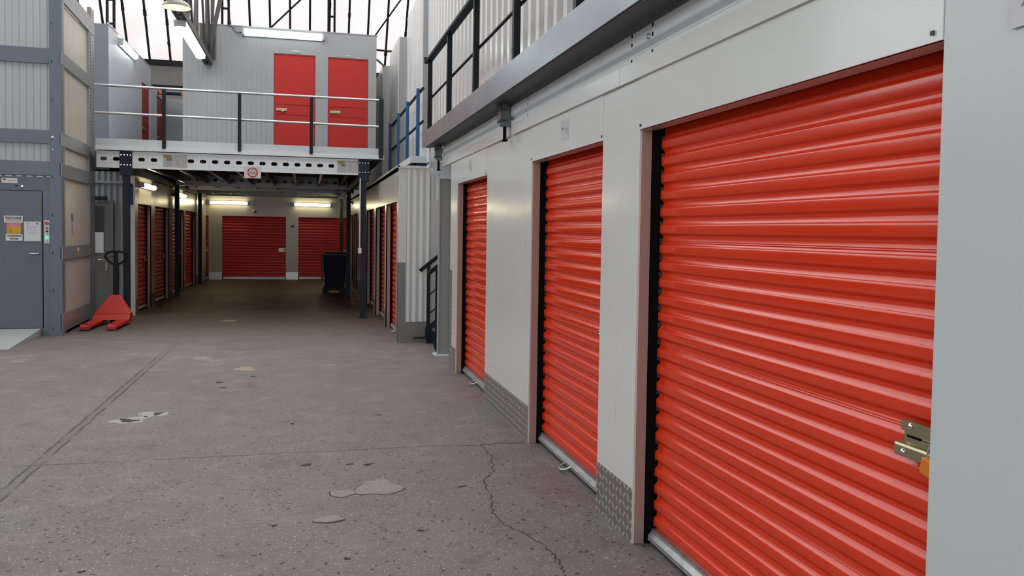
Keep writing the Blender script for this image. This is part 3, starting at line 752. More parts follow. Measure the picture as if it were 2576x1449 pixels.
row_wall(rrw, XC, 1, [(11.7, 11.92), (13.52, 13.75), (15.55, 16.1), (17.95, 18.3), (20.1, 21.3), (22.85, 23.2), (25.0, 26.6)], [(a, b_, 2.0) for a, b_ in RO], 2.5, .075)
labs = ['first red roller door of the rear right row, next to the corrugated end wall', 'second red roller door of the rear right row', 'third red roller door of the rear right row, behind the front mezzanine column', 'fourth roller door of the rear right row', 'fifth roller door of the rear right row, level with the dark bin', 'last roller door of the rear right row']
for (a, b_), l in zip(RO, labs):
    roller_door(l, (XC, b_, 0), -PI/2, b_-a, 2.0, M['red'] if a < 16 else M['reddark'], latch=False, handle=a < 13, detail=True, group=None)
# frontal corrugated end wall
ew = sempty('wall_right_end', 'pale corrugated end wall of the rear right units with chequer plate base', 'wall')
MB().box(XC, 1.385, 11.69, 11.70, 0, 2.5).build('corner_panel', M['white'], ew)
corr('x', 1.385, 1.72, 11.70, .018, .094, .28, 2.48, 'corrugated_panel', M['corr'], ew, sharp=.7)
corr('x', 1.72, 4.2, 11.72, .018, .094, 2.03, 2.48, 'corrugated_panel', M['corr'], ew, sharp=.7)
MB().box(1.72, 4.2, 11.70, 11.71, 0, 2.04).build('flat_panel', M['flatend'], ew)
MB().box(1.28, 4.2, 11.73, 11.80, 0, 2.48).build('backing', M['smoothgrey'], ew)
MB().box(XC-.003, 1.376, 11.684, 11.69, 0, 1.142).box(XC-.004, XC, 11.684, 11.80, 0, 1.142).build('corner_guard', M['chequer_dull'], ew)
MB().box(1.376, 1.72, 11.675, 11.684, 0, .293).build('kick_plate', M['chequer_dull'], ew)
MB().box(XC-.02, 4.2, 11.66, 11.69, 2.48, 2.515).box(XC-.025, XC+.01, 11.66, 20, 2.49, 2.515).build('top_trim', M['white'], ew, .002)
MB().box(XC, 4.4, 11.75, 26.6, 2.44, 2.49).build('light_stop_lid', M['darkweb'], ew)  # same kind of unseen lid, keeps light out of the rear units
MB().box(1.50, 1.66, 11.62, 11.684, .055, .075).build('floor_bracket', M['black'], ew)

# ------------------------------------------------------------------ rear left row
XLW = -2.97
lw = sempty('wall_left', 'glossy cream panel wall of the left storage row under the mezzanine', 'wall')
LO = [(16.17, 17.48), (17.92, 19.65), (20.14, 21.97), (22.26, 24.18)]
row_wall(lw, XLW, -1, [(15.92, 16.17), (17.48, 17.92), (19.65, 20.14), (21.97, 22.26), (24.18, 26.6)], [(a, b_, 2.0) for a, b_ in LO], 2.52, .10)
MB().box(-3.075, XLW, 15.90, 15.92, 0, 2.52).build('corner_panel', M['white'], lw)
MB().box(-3.045, -3.00, 15.892, 15.90, 1.98, 2.36).build('blue_placard', plain('deep_blue_placard', (.008, .03, .13), .5), lw)
ll = ['first red roller door of the left row, just behind the front column', 'second red roller door of the left row', 'third red roller door of the left row, behind the second column', 'last red roller door of the left row, nearest the back wall']
for (a, b_), l in zip(LO, ll):
    roller_door(l, (XLW, a, 0), PI/2, b_-a, 2.0, M['reddark'], lz=.98, handle=False, detail=True, gap=(0, .03))
sw = sempty('wall_left_service', 'dark corrugated grey wall behind the pallet truck', 'wall')
corr('x', -5.2, -3.08, 15.98, .03, .098, 0, 2.57, 'corrugated_panel', M['corr_dark'], sw, sharp=.6)
MB().box(-5.2, -3.08, 15.93, 15.96, 2.36, 2.40).build('wall_rail', M['corr_dark'], sw)
MB().box(-5.2, -3.08, 16.0, 16.05, 0, 2.6).build('backing', M['void'], sw)
sd = struct(MB().box(-4.25, -3.375, 15.90, 15.94, 0, 2.03).build('door_1', plain('service_door_grey', (.16, .165, .155), .5), None, .003), 'grey service door with a window pane behind the pallet truck', 'door')
MB().box(-4.1, -3.485, 15.888, 15.90, 1.49, 1.95).build('window_pane', plain('dim_wired_glass', (.07, .075, .075), .2), sd)
MB().box(-4.1, -3.485, 15.886, 15.90, 1.12, 1.485).build('notice_sheet', M['plast_w'], sd)
MB().box(-3.455, -3.425, 15.885, 15.90, .80, 1.02).build('handle_plate', M['alu'], sd)
MB().tube([(-3.44, 15.885, .99), (-3.44, 15.85, .99), (-3.57, 15.85, 1.0)], .009).build('door_handle', M['chrome'], sd)
MB().box(-3.375, -3.33, 15.89, 15.94, 0, 2.06).build('door_frame', plain('service_door_frame', (.17, .175, .165), .5), sd)
MB().box(-3.62, -3.42, 15.86, 15.90, 2.05, 2.12).build('door_closer', M['navy'], sd)

# ------------------------------------------------------------------ back wall under the mezzanine
YBW = 26.6
bw = sempty('wall_back', 'cream panel wall closing the corridor with wide crimson roller doors', 'wall')
BO = [(-3.9, -2.89), (-2.5, -.612), (-.235, 1.25)]
for (a, b_) in ((-2.89, -2.5), (-.612, -.235)):
    MB().box(a, b_, YBW, YBW+.02, 0, 2.6).build('wall_panel', M['cream'], bw, .001)
    MB().box(a+.005, b_-.005, YBW-.004, YBW, 0, .23).build('kick_plate', M['alu'], bw)
    MB().box(a+.01, b_-.01, YBW+.02, YBW+.16, 0, 2.5).build('wall_core', M['void'], bw)
for (a, b_) in BO:
    MB().box(a, b_, YBW, YBW+.02, 1.97, 2.6).build('lintel_panel', M['cream'], bw)
    MB().box(a, b_, YBW, YBW+.16, 1.96, 1.972).build('lintel_lining', M['cream'], bw)
MB().box(1.25, 1.4, YBW, YBW+.02, 0, 2.6).build('wall_panel', M['cream'], bw)
bl = ['partly hidden orange-red roller door at the left end of the back wall', 'wide crimson roller door in the middle of the back wall', 'wide crimson roller door on the right of the back wall, behind the bin']
for (a, b_), l, mt in zip(BO, bl, (M['red'], M['reddark'], M['reddark'])):
    roller_door(l, (a, YBW, 0), 0, b_-a, 1.97, mt, rec=.03, lz=.93, handle=False, detail=False, gap=(0, 0))
tag(MB().box(-.47, -.35, YBW-.006, YBW, 1.64, 1.70).build('small_placard', plain('faded_pink_placard', (.30, .12, .10), .6)), 'tiny reddish plate on the back wall between the two wide doors', 'plate')
strip_lamp('glowing strip light on the left of the back wall', (-2.30, YBW, 2.36), 0, 1.14, M['tube_warm'], .09, .1)
strip_lamp('glowing strip light on the right of the back wall', (.19, YBW, 2.35), 0, 1.14, M['tube_warm'], .09, .1)
strip_lamp('glowing strip light above the first roller door of the left row', (XLW, 16.9, 2.36), PI/2, 1.25, M['tube_warm'], .09, .1)
strip_lamp('glowing strip light farther down the left row above the third roller door', (XLW, 21.1, 2.36), PI/2, 1.25, M['tube_warm'], .09, .1)
strip_lamp('strip light on the rear right row near the back wall', (XC, 24.1, 2.36), -PI/2, 1.2, M['tube_warm'], .09, .1)
sc_ = thing('security_camera', 'small white dome security camera on the back wall', 'camera', (-1.55, YBW, 2.12))
b = MB().lathe([(.0, .05), (.045, .04), (.06, 0), (.055, -.03), (0, -.05)], (0, -.07, 0), 16); b.build('body', M['plast_w'], sc_)
MB().lathe([(.035, -.0), (.03, -.03), (0, -.045)], (.03, -.10, -.01), 12).build('lens', M['black'], sc_)
MB().tube([(0, 0, .0), (0, -.05, .02)], .02).build('mount', M['plast_w'], sc_)
MB().tube([(0, -.01, .03), (0, -.01, .42)], .006).build('cable', M['plast_g'], sc_)

# ------------------------------------------------------------------ central mezzanine
DZ = 2.93
dc = struct(MB().box(-3.39, 1.34, 14.95, 26.55, 2.875, 2.925).build('floor_mezzanine', M['darkweb']), 'mezzanine deck across the corridor', 'floor')
MB().box(-3.39, 1.35, 14.90, 14.95, 2.862, 2.93).build('deck_edging', M['galvlight'], dc)
dl = struct(MB().box(-9.8, -3.39, 15.95, 30.0, 2.60, 2.925).build('floor_upper_left', M['darkweb']), 'deck over the left storage row', 'floor')
b = MB()
for k in range(60): b.box(-3.38, 1.33, 15.05+k*.19, 15.13+k*.19, 2.855, 2.875)
b.build('decking_ribs', M['darkweb'], dc)
M['dullgalv'] = plain('dull_galvanised', (.40, .43, .46), .4, .2, .15)
def perf_beam(label, y, x0, x1, z0, z1, mat, small=False, face=True):
    o = thing('perforated_beam', label, 'beam', (x0, y, z0), group=None)
    L = x1-x0; H = z1-z0; holes = []
    n = int(L/.195)
    for k in range(n):
        cx = .11+k*.195
        if small and any(a < x0+cx < b_ for a, b_ in ((-2.38, -1.92), (.50, .92))): continue
        holes.append(oval(cx, H*.53, .105, .062))
    if small:
        for k in range(int(L/.049)):
            cx = .03+k*.049
            if any(a < x0+cx < b_ for a, b_ in ((-2.36, -1.98), (.54, .92))): continue
            holes += [circ(cx, H*.80, .0055, 6), circ(cx, H*.26, .0055, 6)]
    w_ = curve_plate('web', [(0, 0), (L, 0), (L, H), (0, H)], holes, .004, mat, o)
    MB().box(0, L, 0, .06, 0, .006).box(0, L, 0, .06, H-.006, H).build('flange', mat, o)
    return o
perf_beam('pale galvanised beam with oblong holes along the front edge of the mezzanine', 14.955, -3.385, .905, 2.573, 2.852, M['galvlight'], True)
for i, (yy, l) in enumerate([(18.3, 'dark perforated cross beam under the mezzanine, second from the front'), (20.35, 'dark perforated cross beam at the second pair of columns'), (22.4, 'dark perforated cross beam between the second and third columns'), (24.5, 'dark perforated cross beam at the third pair of columns'), (26.4, 'dark perforated cross beam against the back wall')]):
    if i == 0: continue
    perf_beam(l, yy, -2.95, 1.24, 2.56, 2.84, M['dullgalv'])
jm = plain('joist_galvanised', (.16, .165, .17), .35, .6, .15)
jx = [-2.75, -2.25, -1.75, -1.25, -.75, -.25, .25, .75, 1.1]
jl = ['galvanised joist under the mezzanine, %s' % s for s in ('outermost on the left', 'second from the left', 'third from the left', 'fourth from the left', 'just left of the middle', 'just right of the middle', 'third from the right', 'second from the right', 'outermost on the right')]
for x, l in zip(jx, jl):
    tag(MB().prism([(x, 2.62), (x+.05, 2.62), (x+.05, 2.626), (x+.005, 2.626), (x+.005, 2.852), (x+.05, 2.852), (x+.05, 2.858), (x, 2.858)], 'y', 15.02, 26.38).build('floor_joist', jm), l, 'joist', 'joists under the mezzanine')
# edge beams over the columns
for x, l in ((-2.95, 'dark edge beam over the left columns'), (1.0, 'dark edge beam over the right columns')):
    tag(MB().box(x-.03, x+.03, 15.02, 26.38, 2.50, 2.85).build('edge_beam', M['navy']), l, 'beam')
def post(label, x, y, front=False):
    o = thing('steel_column', label, 'column', (x, y, 0))
    MB().box(-.048, .048, -.048, .048, .0, 2.57).build('shaft', M['navy'], o, .002)
    MB().box(-.07, .07, -.07, .07, 0, .008).build('base_plate', M['navy'], o)
    if front:
        MB().box(-.098, .098, -.062, -.05, 2.565, 2.85).box(-.098, .098, -.06, .0, 2.45, 2.575).build('head_plate', M['navy'], o, .001)
        for k in range(4):
            for z in (2.625, 2.79):
                MB().tube([(-.073+k*.049, -.062, z), (-.073+k*.049, -.070, z)], .010, 8).build('bolt', M['chrome'], o)
    return o
post('dark square column at the front left of the mezzanine, beside the pallet truck', -2.93, 15.0, True)
post('dark square column at the front right of the mezzanine with a light switch', 1.0, 15.0, True)
post('second dark column on the left under the mezzanine', -2.90, 20.35)
post('second dark column on the right, in front of the dark bin', 1.0, 20.35)
post('third dark column on the left near the back wall', -2.90, 24.6)
post('third dark column on the right near the back wall', 1.02, 24.9)
cn = thing('light_switch', 'white conduit with a small switch box on the front right mezzanine column', 'switch', (.935, 14.93, 0))
MB().tube([(0, 0, 1.25), (0, 0, 2.52)], .011).build('conduit', M['plast_w'], cn)
MB().box(-.03, .03, -.03, .02, 1.17, 1.27).build('switch_box', M['plast_w'], cn, .004)
# front railing
fr = thing('guard_railing', 'galvanised guard railing with toe board along the front of the mezzanine', 'railing', (0, 14.93, DZ))
for x in (-2.33, -1.12, .08): MB().box(x-.027, x+.027, -.045, .0, -.02, .97).build('post', M['black'], fr)
MB().box(1.255, 1.335, -.045, .03, -.05, 1.0).build('end_post', M['navy'], fr)
MB().tube([(-3.41, 0, 1.0), (-2, 0, .99), (1.26, 0, .985)], .021, 12).build('handrail', M['galv'], fr)
MB().tube([(-3.40, 0, .545), (1.26, 0, .515)], .021, 12).build('mid_rail', M['galv'], fr)
MB().box(-3.39, 1.255, .005, .015, .0, .125).build('toe_board', plain('toe_board_zinc', (.50, .53, .54), .4, .35, .18, scale=1.5), fr)
# signs on the front beam
def beam_label(label, x):
    o = thing('beam_label', label, 'label', (x, 14.948, 2.72))
    MB().box(-.19, .19, -.0015, 0, -.105, .10).build('sticker', plain('grey_label_stock', (.46, .45, .43), .6), o)
    MB().box(-.18, -.06, -.002, -.0015, .045, .095).build('logo_panel', plain('ochre_logo_ink', (.30, .22, .07), .6), o)
    text('lettering', '350', .06, M['ink'], o, (-.09, -.003, .015), bold=.0015)
    b = MB()
    for k in range(7): b.box(-.17, -.05-random.random()*.03, -.002, -.0015, -.03-.011*k, -.026-.011*k)
    for k in range(9): b.box(.02, .06, -.002, -.0015, -.07+.012*k, -.065+.012*k)
    for k in range(6): b.box(.12, .15, -.002, -.0015, -.07+.02*k, -.062+.02*k)
    b.build('small_print', M['papery'], o)
beam_label('pale manufacturer label marked 350 on the left part of the perforated beam', -2.16)
beam_label('pale manufacturer label marked 350 on the right end of the perforated beam', .72)
ls = thing('load_sign', 'square white load sign with a red ring hanging from the front mezzanine beam', 'sign', (-.905, 14.945, 2.562))
MB().box(-.14, .14, -.004, 0, -.10, .10).build('board', plain('white_sign_board', (.62, .58, .57), .5), ls)
b = MB(); ri, ro, n = .065, .088, 40
vs = [(r*math.cos(2*PI*i/n), -.0055, r*math.sin(2*PI*i/n)) for r in (ri, ro) for i in range(n)]
b.add(vs, [(i, (i+1) % n, n+(i+1) % n, n+i) for i in range(n) if i not in (10, 20)]); b.build('red_ring', M['signred'], ls)
b = MB(); b.box(-.055, .055, -.0055, -.005, .018, .023).box(-.055, .055, -.0055, -.005, -.036, -.032).box(-.055, .055, -.0055, -.005, .006, .012).box(-.058, -.055, -.0055, -.005, -.034, .01).box(.055, .058, -.0055, -.005, -.034, .01).build('box_lines', M['papery'], ls)
text('lettering', 'De 425', .03, M['ink'], ls, (0, -.006, -.014), bold=.0006)
b = MB(); b.add([(-.010, -.006, .058), (.010, -.006, .058), (0, -.006, .036)], [(0, 1, 2)]).add([(-.010, -.006, -.072), (.010, -.006, -.072), (0, -.006, -.050)], [(0, 1, 2)]); b.build('arrows', M['ink'], ls)

# ------------------------------------------------------------------ upper central grey block
YU = 17.0
ub = sempty('wall_upper_centre', 'grey ribbed panel front of the storage block on the mezzanine', 'wall')
MB().add([(-2.32, YU, 2.93), (-.76, YU, 2.93), (-.76, YU, 5.535), (-2.32, YU, 5.535), (-2.32, YU+.03, 2.93), (-.76, YU+.03, 2.93), (-.76, YU+.03, 5.535), (-2.32, YU+.03, 5.535)], [(0, 1, 2, 3), (4, 5, 6, 7), (0, 4, 7, 3), (1, 5, 6, 2), (3, 2, 6, 7)]).build('ribbed_panel', M['wallgrey'], ub)
for (a, b_, z0) in ((-.76, -.632, 2.93), (-.632, .165, 5.06), (.165, .412, 2.93), (.412, 1.208, 5.05), (1.208, 1.372, 2.93)):
    MB().box(a, b_, YU, YU+.03, z0, 5.53).build('wall_panel', M['smoothgrey'], ub, .001)
MB().box(-2.32, 1.372, YU+.03, YU+.09, 2.93, 5.5).build('backing', M['void'], ub)
MB().box(1.35, 1.372, YU+.03, 26.0, 2.93, 5.5).box(-2.32, -2.30, YU+.03, 26., 2.93, 5.5).build('side_wall', M['smoothgrey'], ub)
MB().box(-2.33, 1.39, YU-.01, YU+.05, 5.53, 5.545).build('top_trim', M['smoothgrey'], ub)
MB().box(-2.0, -1.72, YU-.02, YU, 4.86, 5.53).build('truss_recess', M['lacq'], ub)
def hinged_door(label, loc, rz, W, H, latchside=-1, lab=None):
    o = thing('hinged_door', label, 'door', loc, rz)
    MB().box(.006, W-.006, .004, .03, .0, H-.008).build('leaf', M['reddoor'], o, .002)
    MB().box(.0, W, -.006, .0, H-.02, H+.0).box(.0, .012, -.003, .004, 0, H).box(W-.012, W, -.003, .004, 0, H).build('frame', plain('dark_red_frame', (.28, .02, .02), .5), o)
    b = MB().box(.04, W-.09, -.006, .004, .93, .945).box(.03, .045, -.004, .004, .70, 1.14).box(.04, W-.06, -.004, .004, 1.13, 1.15); b.build('pressed_ridge', M['reddoor'], o)
    lo = MB().box(.045, .25, -.02, -.002, .995, 1.045).build('latch', M['brass'], o, .002)
    MB().tube([(.07, -.024, 1.022), (.23, -.024, 1.022)], .006, 8).build('slide_bolt', M['brass'], lo)
    b = MB()
    for k in range(8): b.box(.015, .022, -.004, .0, .15+k*.26, .158+k*.26); b.box(W-.022, W-.015, -.004, .0, .15+k*.26, .158+k*.26)
    b.build('rivets', M['alu'], o)
    return o
hinged_door('red hinged door on the upper level, left one below the strip light', (-.63, YU, 2.935), 0, .79, 2.12)
hinged_door('red hinged door on the upper level, right one beside the end post', (.412, YU, 2.935), 0, .793, 2.11)
tag(MB().box(-.025, .025, -.02, .0, -.05, .0).build('padlock', M['brass'], None, .003), 'small padlock hanging on the latch of the upper left red door', 'padlock').location = (-.46, YU-.026, 3.962)
wall_sticker('small label above the left upper red door', (-.22, YU-.0045, 5.115), 0, .15, .04, [('Espace', -.03, .004, .03), ('105', .045, -.010, .03)], 0)
wall_sticker('small label above the right upper red door', (.80, YU-.0045, 5.095), 0, .13, .03, [('Espace', -.03, .004, .028), ('104', .045, -.008, .028)], 0)
strip_lamp('bright cool strip light on the grey upper block above the red doors', (-.445, YU, 5.42), 0, 1.53, M['tube_cool'], .13, .12)
tag(MB().tube([(-1.22, YU-.01, 5.42), (-1.32, YU-.02, 5.40), (-1.36, YU-.01, 5.42), (-1.40, YU-.02, 5.50), (-1.5, YU-.02, 5.54)], .006, 8).build('lamp_cable', M['black']), 'black cable looping out of the left end of the upper strip light', 'cable')

# ------------------------------------------------------------------ upper left corridor
ul = sempty('wall_upper_left', 'pale panel side wall of the upper left units', 'wall')
XU = -3.80
MB().box(-9.5, XU, 17.77, 17.80, 2.93, 5.57).build('front_panel', plain('blue_grey_panel', (.17, .19, .22), .4), ul)
b = MB()
for (a, b_, z0, z1) in ((17.80, 21.20, 2.93, 5.57), (21.20, 22.05, 5.04, 5.57), (22.05, 22.27, 2.93, 5.57), (22.27, 23.22, 2.93, 5.16), (23.22, 24.02, 5.04, 5.16), (24.02, 24.6, 2.93, 5.16)):
    b.box(XU-.03, XU, a, b_, z0, z1)
b.build('side_panel', M['sidewall'], ul)
MB().box(XU-.10, XU-.05, 17.8, 24.6, 2.93, 5.1).build('backing', M['void'], ul)
MB().box(XU-.02, XU+.01, 17.77, 22.28, 5.57, 5.60).build('top_trim', M['white'], ul)
MB().box(XU-.03, XU+.012, 22.25, 22.29, 2.93, 5.58).build('corner_strip', M['galv'], ul)
MB().box(-3.83, -2.3, 24.6, 24.63, 2.93, 5.15).build('end_panel', plain('pale_blue_end_panel', (.42, .46, .48), .4), ul)
hinged_door('pale-lit red hinged door, nearer one in the upper left corridor', (XU, 21.20, 2.935), PI/2, .85, 2.10)
hinged_door('red hinged door, farther one in the upper left corridor', (XU, 23.22, 2.935), PI/2, .80, 2.10)
strip_lamp('white strip light near the top of the upper left side wall', (XU, 19.4, 5.42), PI/2, 1.55, M['tube_cool'], .14, .12)
ct = thing('unlit_tube_light', 'unlit dark tube fitting with orange end clips across the upper left corridor', 'light', (-3.35, 23.4, 5.12))
MB().tube([(-.45, 0, 0), (1.0, 0, 0)], .045, 12).build('tube', M['navy'], ct)
MB().box(-.45, 1.0, -.01, .03, .035, .055).build('top_rail', M['white'], ct)
for x in (-.42, .12): MB().tube([(x, 0, 0), (x+.09, 0, 0)], .052, 12).build('clip', M['orangeplastic'], ct)

# ------------------------------------------------------------------ goods lift
gl = thing('goods_lift', 'grey steel goods lift shaft with ribbed panels and a grey door on the left', 'lift', (-3.41, 13.05, 0), .047)
# local frame: x = along the front (negative to the left), y = depth
DW, DD = 2.3, 2.45
HT = 5.1
MB().box(-.155, 0, 0, .12, 0, 5.6).build('corner_post', M['liftframe'], gl, .003)
b = MB()
for k in range(10): b.box(-.126, -.118, -.001, .002, .055+.5455*k+.03, .10+.5455*k+.03)
b.build('post_slot', M['void'], gl)
MB().tube([(-.115, 0, 2.86), (-.115, -.006, 2.86)], .016, 10).build('post_bolt', M['galv'], gl)
MB().tube([(-.115, 0, 2.68), (-.115, -.005, 2.68)], .01, 8).build('post_bolt', M['galv'], gl)
for (z0, z1) in ((3.90, 4.115), (2.765, 2.955), (2.31, 2.51), (5.2, 5.4)):
    MB().box(-DW, -.155, .01, .08, z0, z1).build('front_beam', M['liftframe'], gl, .002)
for (z0, z1) in ((4.115, 5.2), (2.955, 3.90), (2.51, 2.765)):
    MB().box(-DW, -.156, .05, .07, z0, z1).build('front_panel', M['liftpanel'], gl)
MB().box(-DW, -.156, .03, .06, 2.09, 2.31).build('door_header', M['liftdoor'], gl)
b = MB()
for k in range(16): b.box(-.2-.13*k, -.12-.13*k-.0, .028, .03, 2.285, 2.30)
b.build('header_notches', M['galvlight'], gl)
MB().box(-.25, -.156, .03, .06, 0.0, 2.09).build('door_jamb', M['liftframe'], gl)
dr = MB().box(-1.30, -.255, .035, .075, .115, 2.085).build('door', M['liftdoor'], gl, .003)
MB().box(-.262, -.253, .030, .036, .115, 2.06).build('door_gap', M['void'], dr)
MB().tube([(-.43, .035, 1.19), (-.43, .0, 1.19), (-.305, .0, 1.185), (-.305, .035, 1.185)], .011, 10).build('handle', M['chrome'], dr)
MB().box(-.60, -.565, .026, .031, 2.145, 2.158).build('keyhole', M['void'], gl)
MB().tube([(-.51, .03, 2.15), (-.51, .015, 2.15)], .013, 10).build('lock_stud', M['chrome'], gl)
MB().box(-DW, -.156, .02, .06, 0, .112).build('threshold', M['liftframe'], gl)
cp = MB().box(-.232, -.165, .015, .03, 1.335, 1.665).build('control_panel', M['plast_w'], gl, .003)
def btn(z, r, mat, d=.02): 
    o_ = MB().tube([(-.198, .015, z), (-.198, .015-d, z)], r, 14).build('button', mat, cp); return o_
btn(1.625, .025, M['redbtn'], .03); btn(1.555, .014, M['redink']); btn(1.51, .015, M['ink']); btn(1.465, .012, M['plast_g']); btn(1.42, .016, M['greenled']); btn(1.37, .013, M['plast_g'])
# side
MB().box(-.012, 0, .12, .20, 0, HT).build('side_lip', M['liftlight'], gl)
MB().box(-.06, 0, 2.13, 2.40, 0, 5.25).build('rear_post', M['liftlight'], gl, .003)
b = MB()
for k in range(86): b.box(-.001, .0015, 2.05, 2.085, .3+.055*k, .33+.055*k)
b.build('perforation', M['void'], gl)
MB().box(-.05, .0, 1.96, 2.13, 0, 5.0).build('perforated_strip', M['corr_dark'], gl)
for (z0, z1) in ((3.90, 4.09), (2.74, 2.93), (2.29, 2.49), (1.10, 1.29), (.05, .315), (4.82, 5.08)):
    MB().box(-.03, .004, .0, 2.40, z0, z1).build('side_beam', M['liftlight'], gl, .002)
for (z0, z1) in ((4.09, 4.82), (2.93, 3.90), (2.49, 2.74), (1.29, 2.29), (.315, 1.10)):
    MB().box(-.045, -.035, .06, 1.96, z0, z1).build('side_panel', M['liftside'], gl)
MB().box(-.2, -.02, .1, 2.3, .0, .06).build('base_gap', M['void'], gl)
MB().box(-DW, -.06, .09, .12, 0, 5.2).build('shaft_lining', M['void'], gl)
rp = MB().add([(-5.6, 11.7, 0), (-3.69, 11.7, 0), (-5.6, 12.955, .108), (-3.69, 13.045, .108), (-5.6, 12.955, 0), (-3.69, 13.045, 0)], [(0, 1, 3, 2), (0, 2, 4), (1, 5, 3), (2, 3, 5, 4), (0, 4, 5, 1)]).build('lift_ramp', plain('pale_green_grey_ramp_paint', (.38, .42, .40), .55))
tag(rp, 'pale grey wedge ramp on the floor in front of the lift door', 'ramp')
# notices: all lie on the lift door (slightly rotated frame)
def on_lift(name, label, x, z, off=.0):
    r = .047; ly = .030+off
    wx = -3.41+x*math.cos(r)-ly*math.sin(r); wy = 13.05+x*math.sin(r)+ly*math.cos(r)
    return thing(name, label, 'sign' if 'sign' in name or 'plate' in name else 'notice', (wx, wy, z), r)
s1 = on_lift('rules_sign', 'white sign with two lines of black capitals, topmost on the lift door', -.625, 1.675)
MB().box(-.118, .118, -.004, .0, -.048, .048).build('plate', M['plast_w'], s1, .003)
text('lettering', 'MONTE-CHARGE', .026, M['ink'], s1, (0, -.006, .026), bold=.0012)
text('lettering', 'ACCESSIBLE AUX PERSONNES', .020, M['ink'], s1, (0, -.006, .003), bold=.0008, sx=.72)
b = MB()
for k in range(3): b.box(-.10, .10, -.0055, -.005, -.018-.009*k, -.015-.009*k)
b.build('small_print', M['papery'], s1)
s2 = on_lift('warning_sticker', 'pink and yellow warning sticker between the two white signs on the lift door', -.62, 1.565)
MB().box(-.10, .10, -.002, .0, .0, .06).build('pink_strip', M['pink'], s2)
MB().box(-.09, .09, -.002, .0, -.095, .0).build('yellow_field', M['yellow'], s2)
MB().box(-.095, -.07, -.003, -.002, .02, .028).box(-.095, -.087, -.003, -.002, .02, .055).box(.07, .095, -.003, -.002, .02, .028).box(.087, .095, -.003, -.002, .02, .055).build('corner_marks', M['redink'], s2)
MB().bar((-.055, -.003, -.03), (-.04, -.003, -.085), .008, .002).bar((-.06, -.003, -.05), (-.03, -.003, -.07), .006, .002).build('pictogram', plain('brown_ink', (.25, .09, .02), .6), s2)
s3 = on_lift('load_plate', 'white sign reading CHARGE MAXI 500 KGS on the lift door', -.618, 1.417)
MB().box(-.106, .106, -.004, .0, -.048, .048).build('plate', M['plast_w'], s3, .003)
text('lettering', 'CHARGE MAXI', .028, M['ink'], s3, (0, -.006, .020), bold=.0014)
text('lettering', '500 KGS', .028, M['ink'], s3, (0, -.006, -.020), bold=.0014)
s4 = on_lift('paper_notice', 'printed white paper sheet on the lift door beside the control buttons', -.385, 1.505)
MB().box(-.107, .107, -.001, .0, -.14, .14).build('sheet', M['paper'], s4)
b = MB(); b.box(-.07, -.055, -.0016, -.001, .095, .12).box(-.07, -.062, -.0016, -.001, .06, .085).box(-.07, -.062, -.0016, -.001, .01, .05)
for k in range(6): b.box(-.045, .04+.01*(k % 3), -.0016, -.001, .075-.022*k, .079-.022*k)
b.build('print', M['papery'], s4)
MB().tube([(.06, -.001, .113), (.06, -.0016, .113)], .014, 12).build('emblem', M['redink'], s4)
s5 = on_lift('maker_plate', 'small white maker plate with a red oval above the lift door', -.67, 2.222, -.0)
MB().box(-.098, .098, -.004, .0, -.034, .034).build('plate', M['plast_w'], s5, .003)
b = MB(); b.add([(-.062+.024*math.cos(2*PI*i/20), -.0055, .014+.012*math.sin(2*PI*i/20)) for i in range(20)], [tuple(range(20))]); b.build('red_oval', M['redink'], s5)
MB().box(-.03, .085, -.0055, -.005, .010, .014).box(-.025, .08, -.0055, -.005, -.002, .004).box(-.08, .08, -.0055, -.005, -.022, -.018).build('print', M['papery'], s5)
s6 = on_lift('paper_notice', 'edge of a pale sheet at the far left of the lift door', -.905, 1.56)
MB().box(-.107, .107, -.001, .0, -.14, .14).build('sheet', M['paper'], s6)
s7 = thing('call_sticker', 'white and orange sticker on the side beam of the lift', 'sticker', (-3.41-.047*1.03+.006, 14.08, 1.20), .047+PI/2)
MB().box(-.065, .065, -.001, 0, .0, .055).build('white_half', M['plast_w'], s7)
MB().box(-.065, .065, -.001, 0, -.065, .0).build('orange_half', plain('orange_sticker', (.62, .26, .03), .5), s7)
s8 = thing('side_notice', 'small dark notice with faded pink text on the cream lift side panel', 'notice', (-3.41-.047*.85-.032, 13.88, 1.66), .047+PI/2)
MB().box(-.07, .07, -.002, 0, .0, .12).build('dark_panel', plain('dim_grey_print', (.16, .17, .17), .5), s8)
MB().box(-.05, .05, -.001, 0, -.20, -.02).build('pink_text', plain('faded_pink_print', (.42, .30, .28), .6), s8)

# ------------------------------------------------------------------ pallet truck
pt = thing('pallet_truck', 'red hand pallet truck with black loop handle parked beside the lift', 'pallet truck', (-3.04, 14.62, 0), -.02)
for s_ in (-1, 1):
    fx = s_*.19
    fk = MB().prism([(fx-.08, .045), (fx-.08, .085), (fx-.06, .10), (fx+.06, .10), (fx+.08, .085), (fx+.08, .045)], 'y', -1.0, -.05)
    fk.add([(fx-.08, -1.0, .045), (fx-.08, -1.0, .085), (fx-.06, -1.0, .10), (fx+.06, -1.0, .10), (fx+.08, -1.0, .085), (fx+.08, -1.0, .045), (fx-.055, -1.07, .03), (fx-.055, -1.07, .065), (fx+.055, -1.07, .065), (fx+.055, -1.07, .03)],
           [(0, 1, 7, 6), (1, 2, 3, 4, 8, 7), (4, 5, 9, 8), (5, 0, 6, 9), (6, 7, 8, 9)])
    f_ = fk.build('fork', M['trkred'], pt, .002)
    MB().box(fx-.055, fx+.03, -.965, -.95, .1005, .104).build('fork_slot', M['void'], f_)
    MB().tube([(fx-.04, -.93, .035), (fx+.04, -.93, .035)], .035, 16).build('load_roller', M['plast_w'], pt)
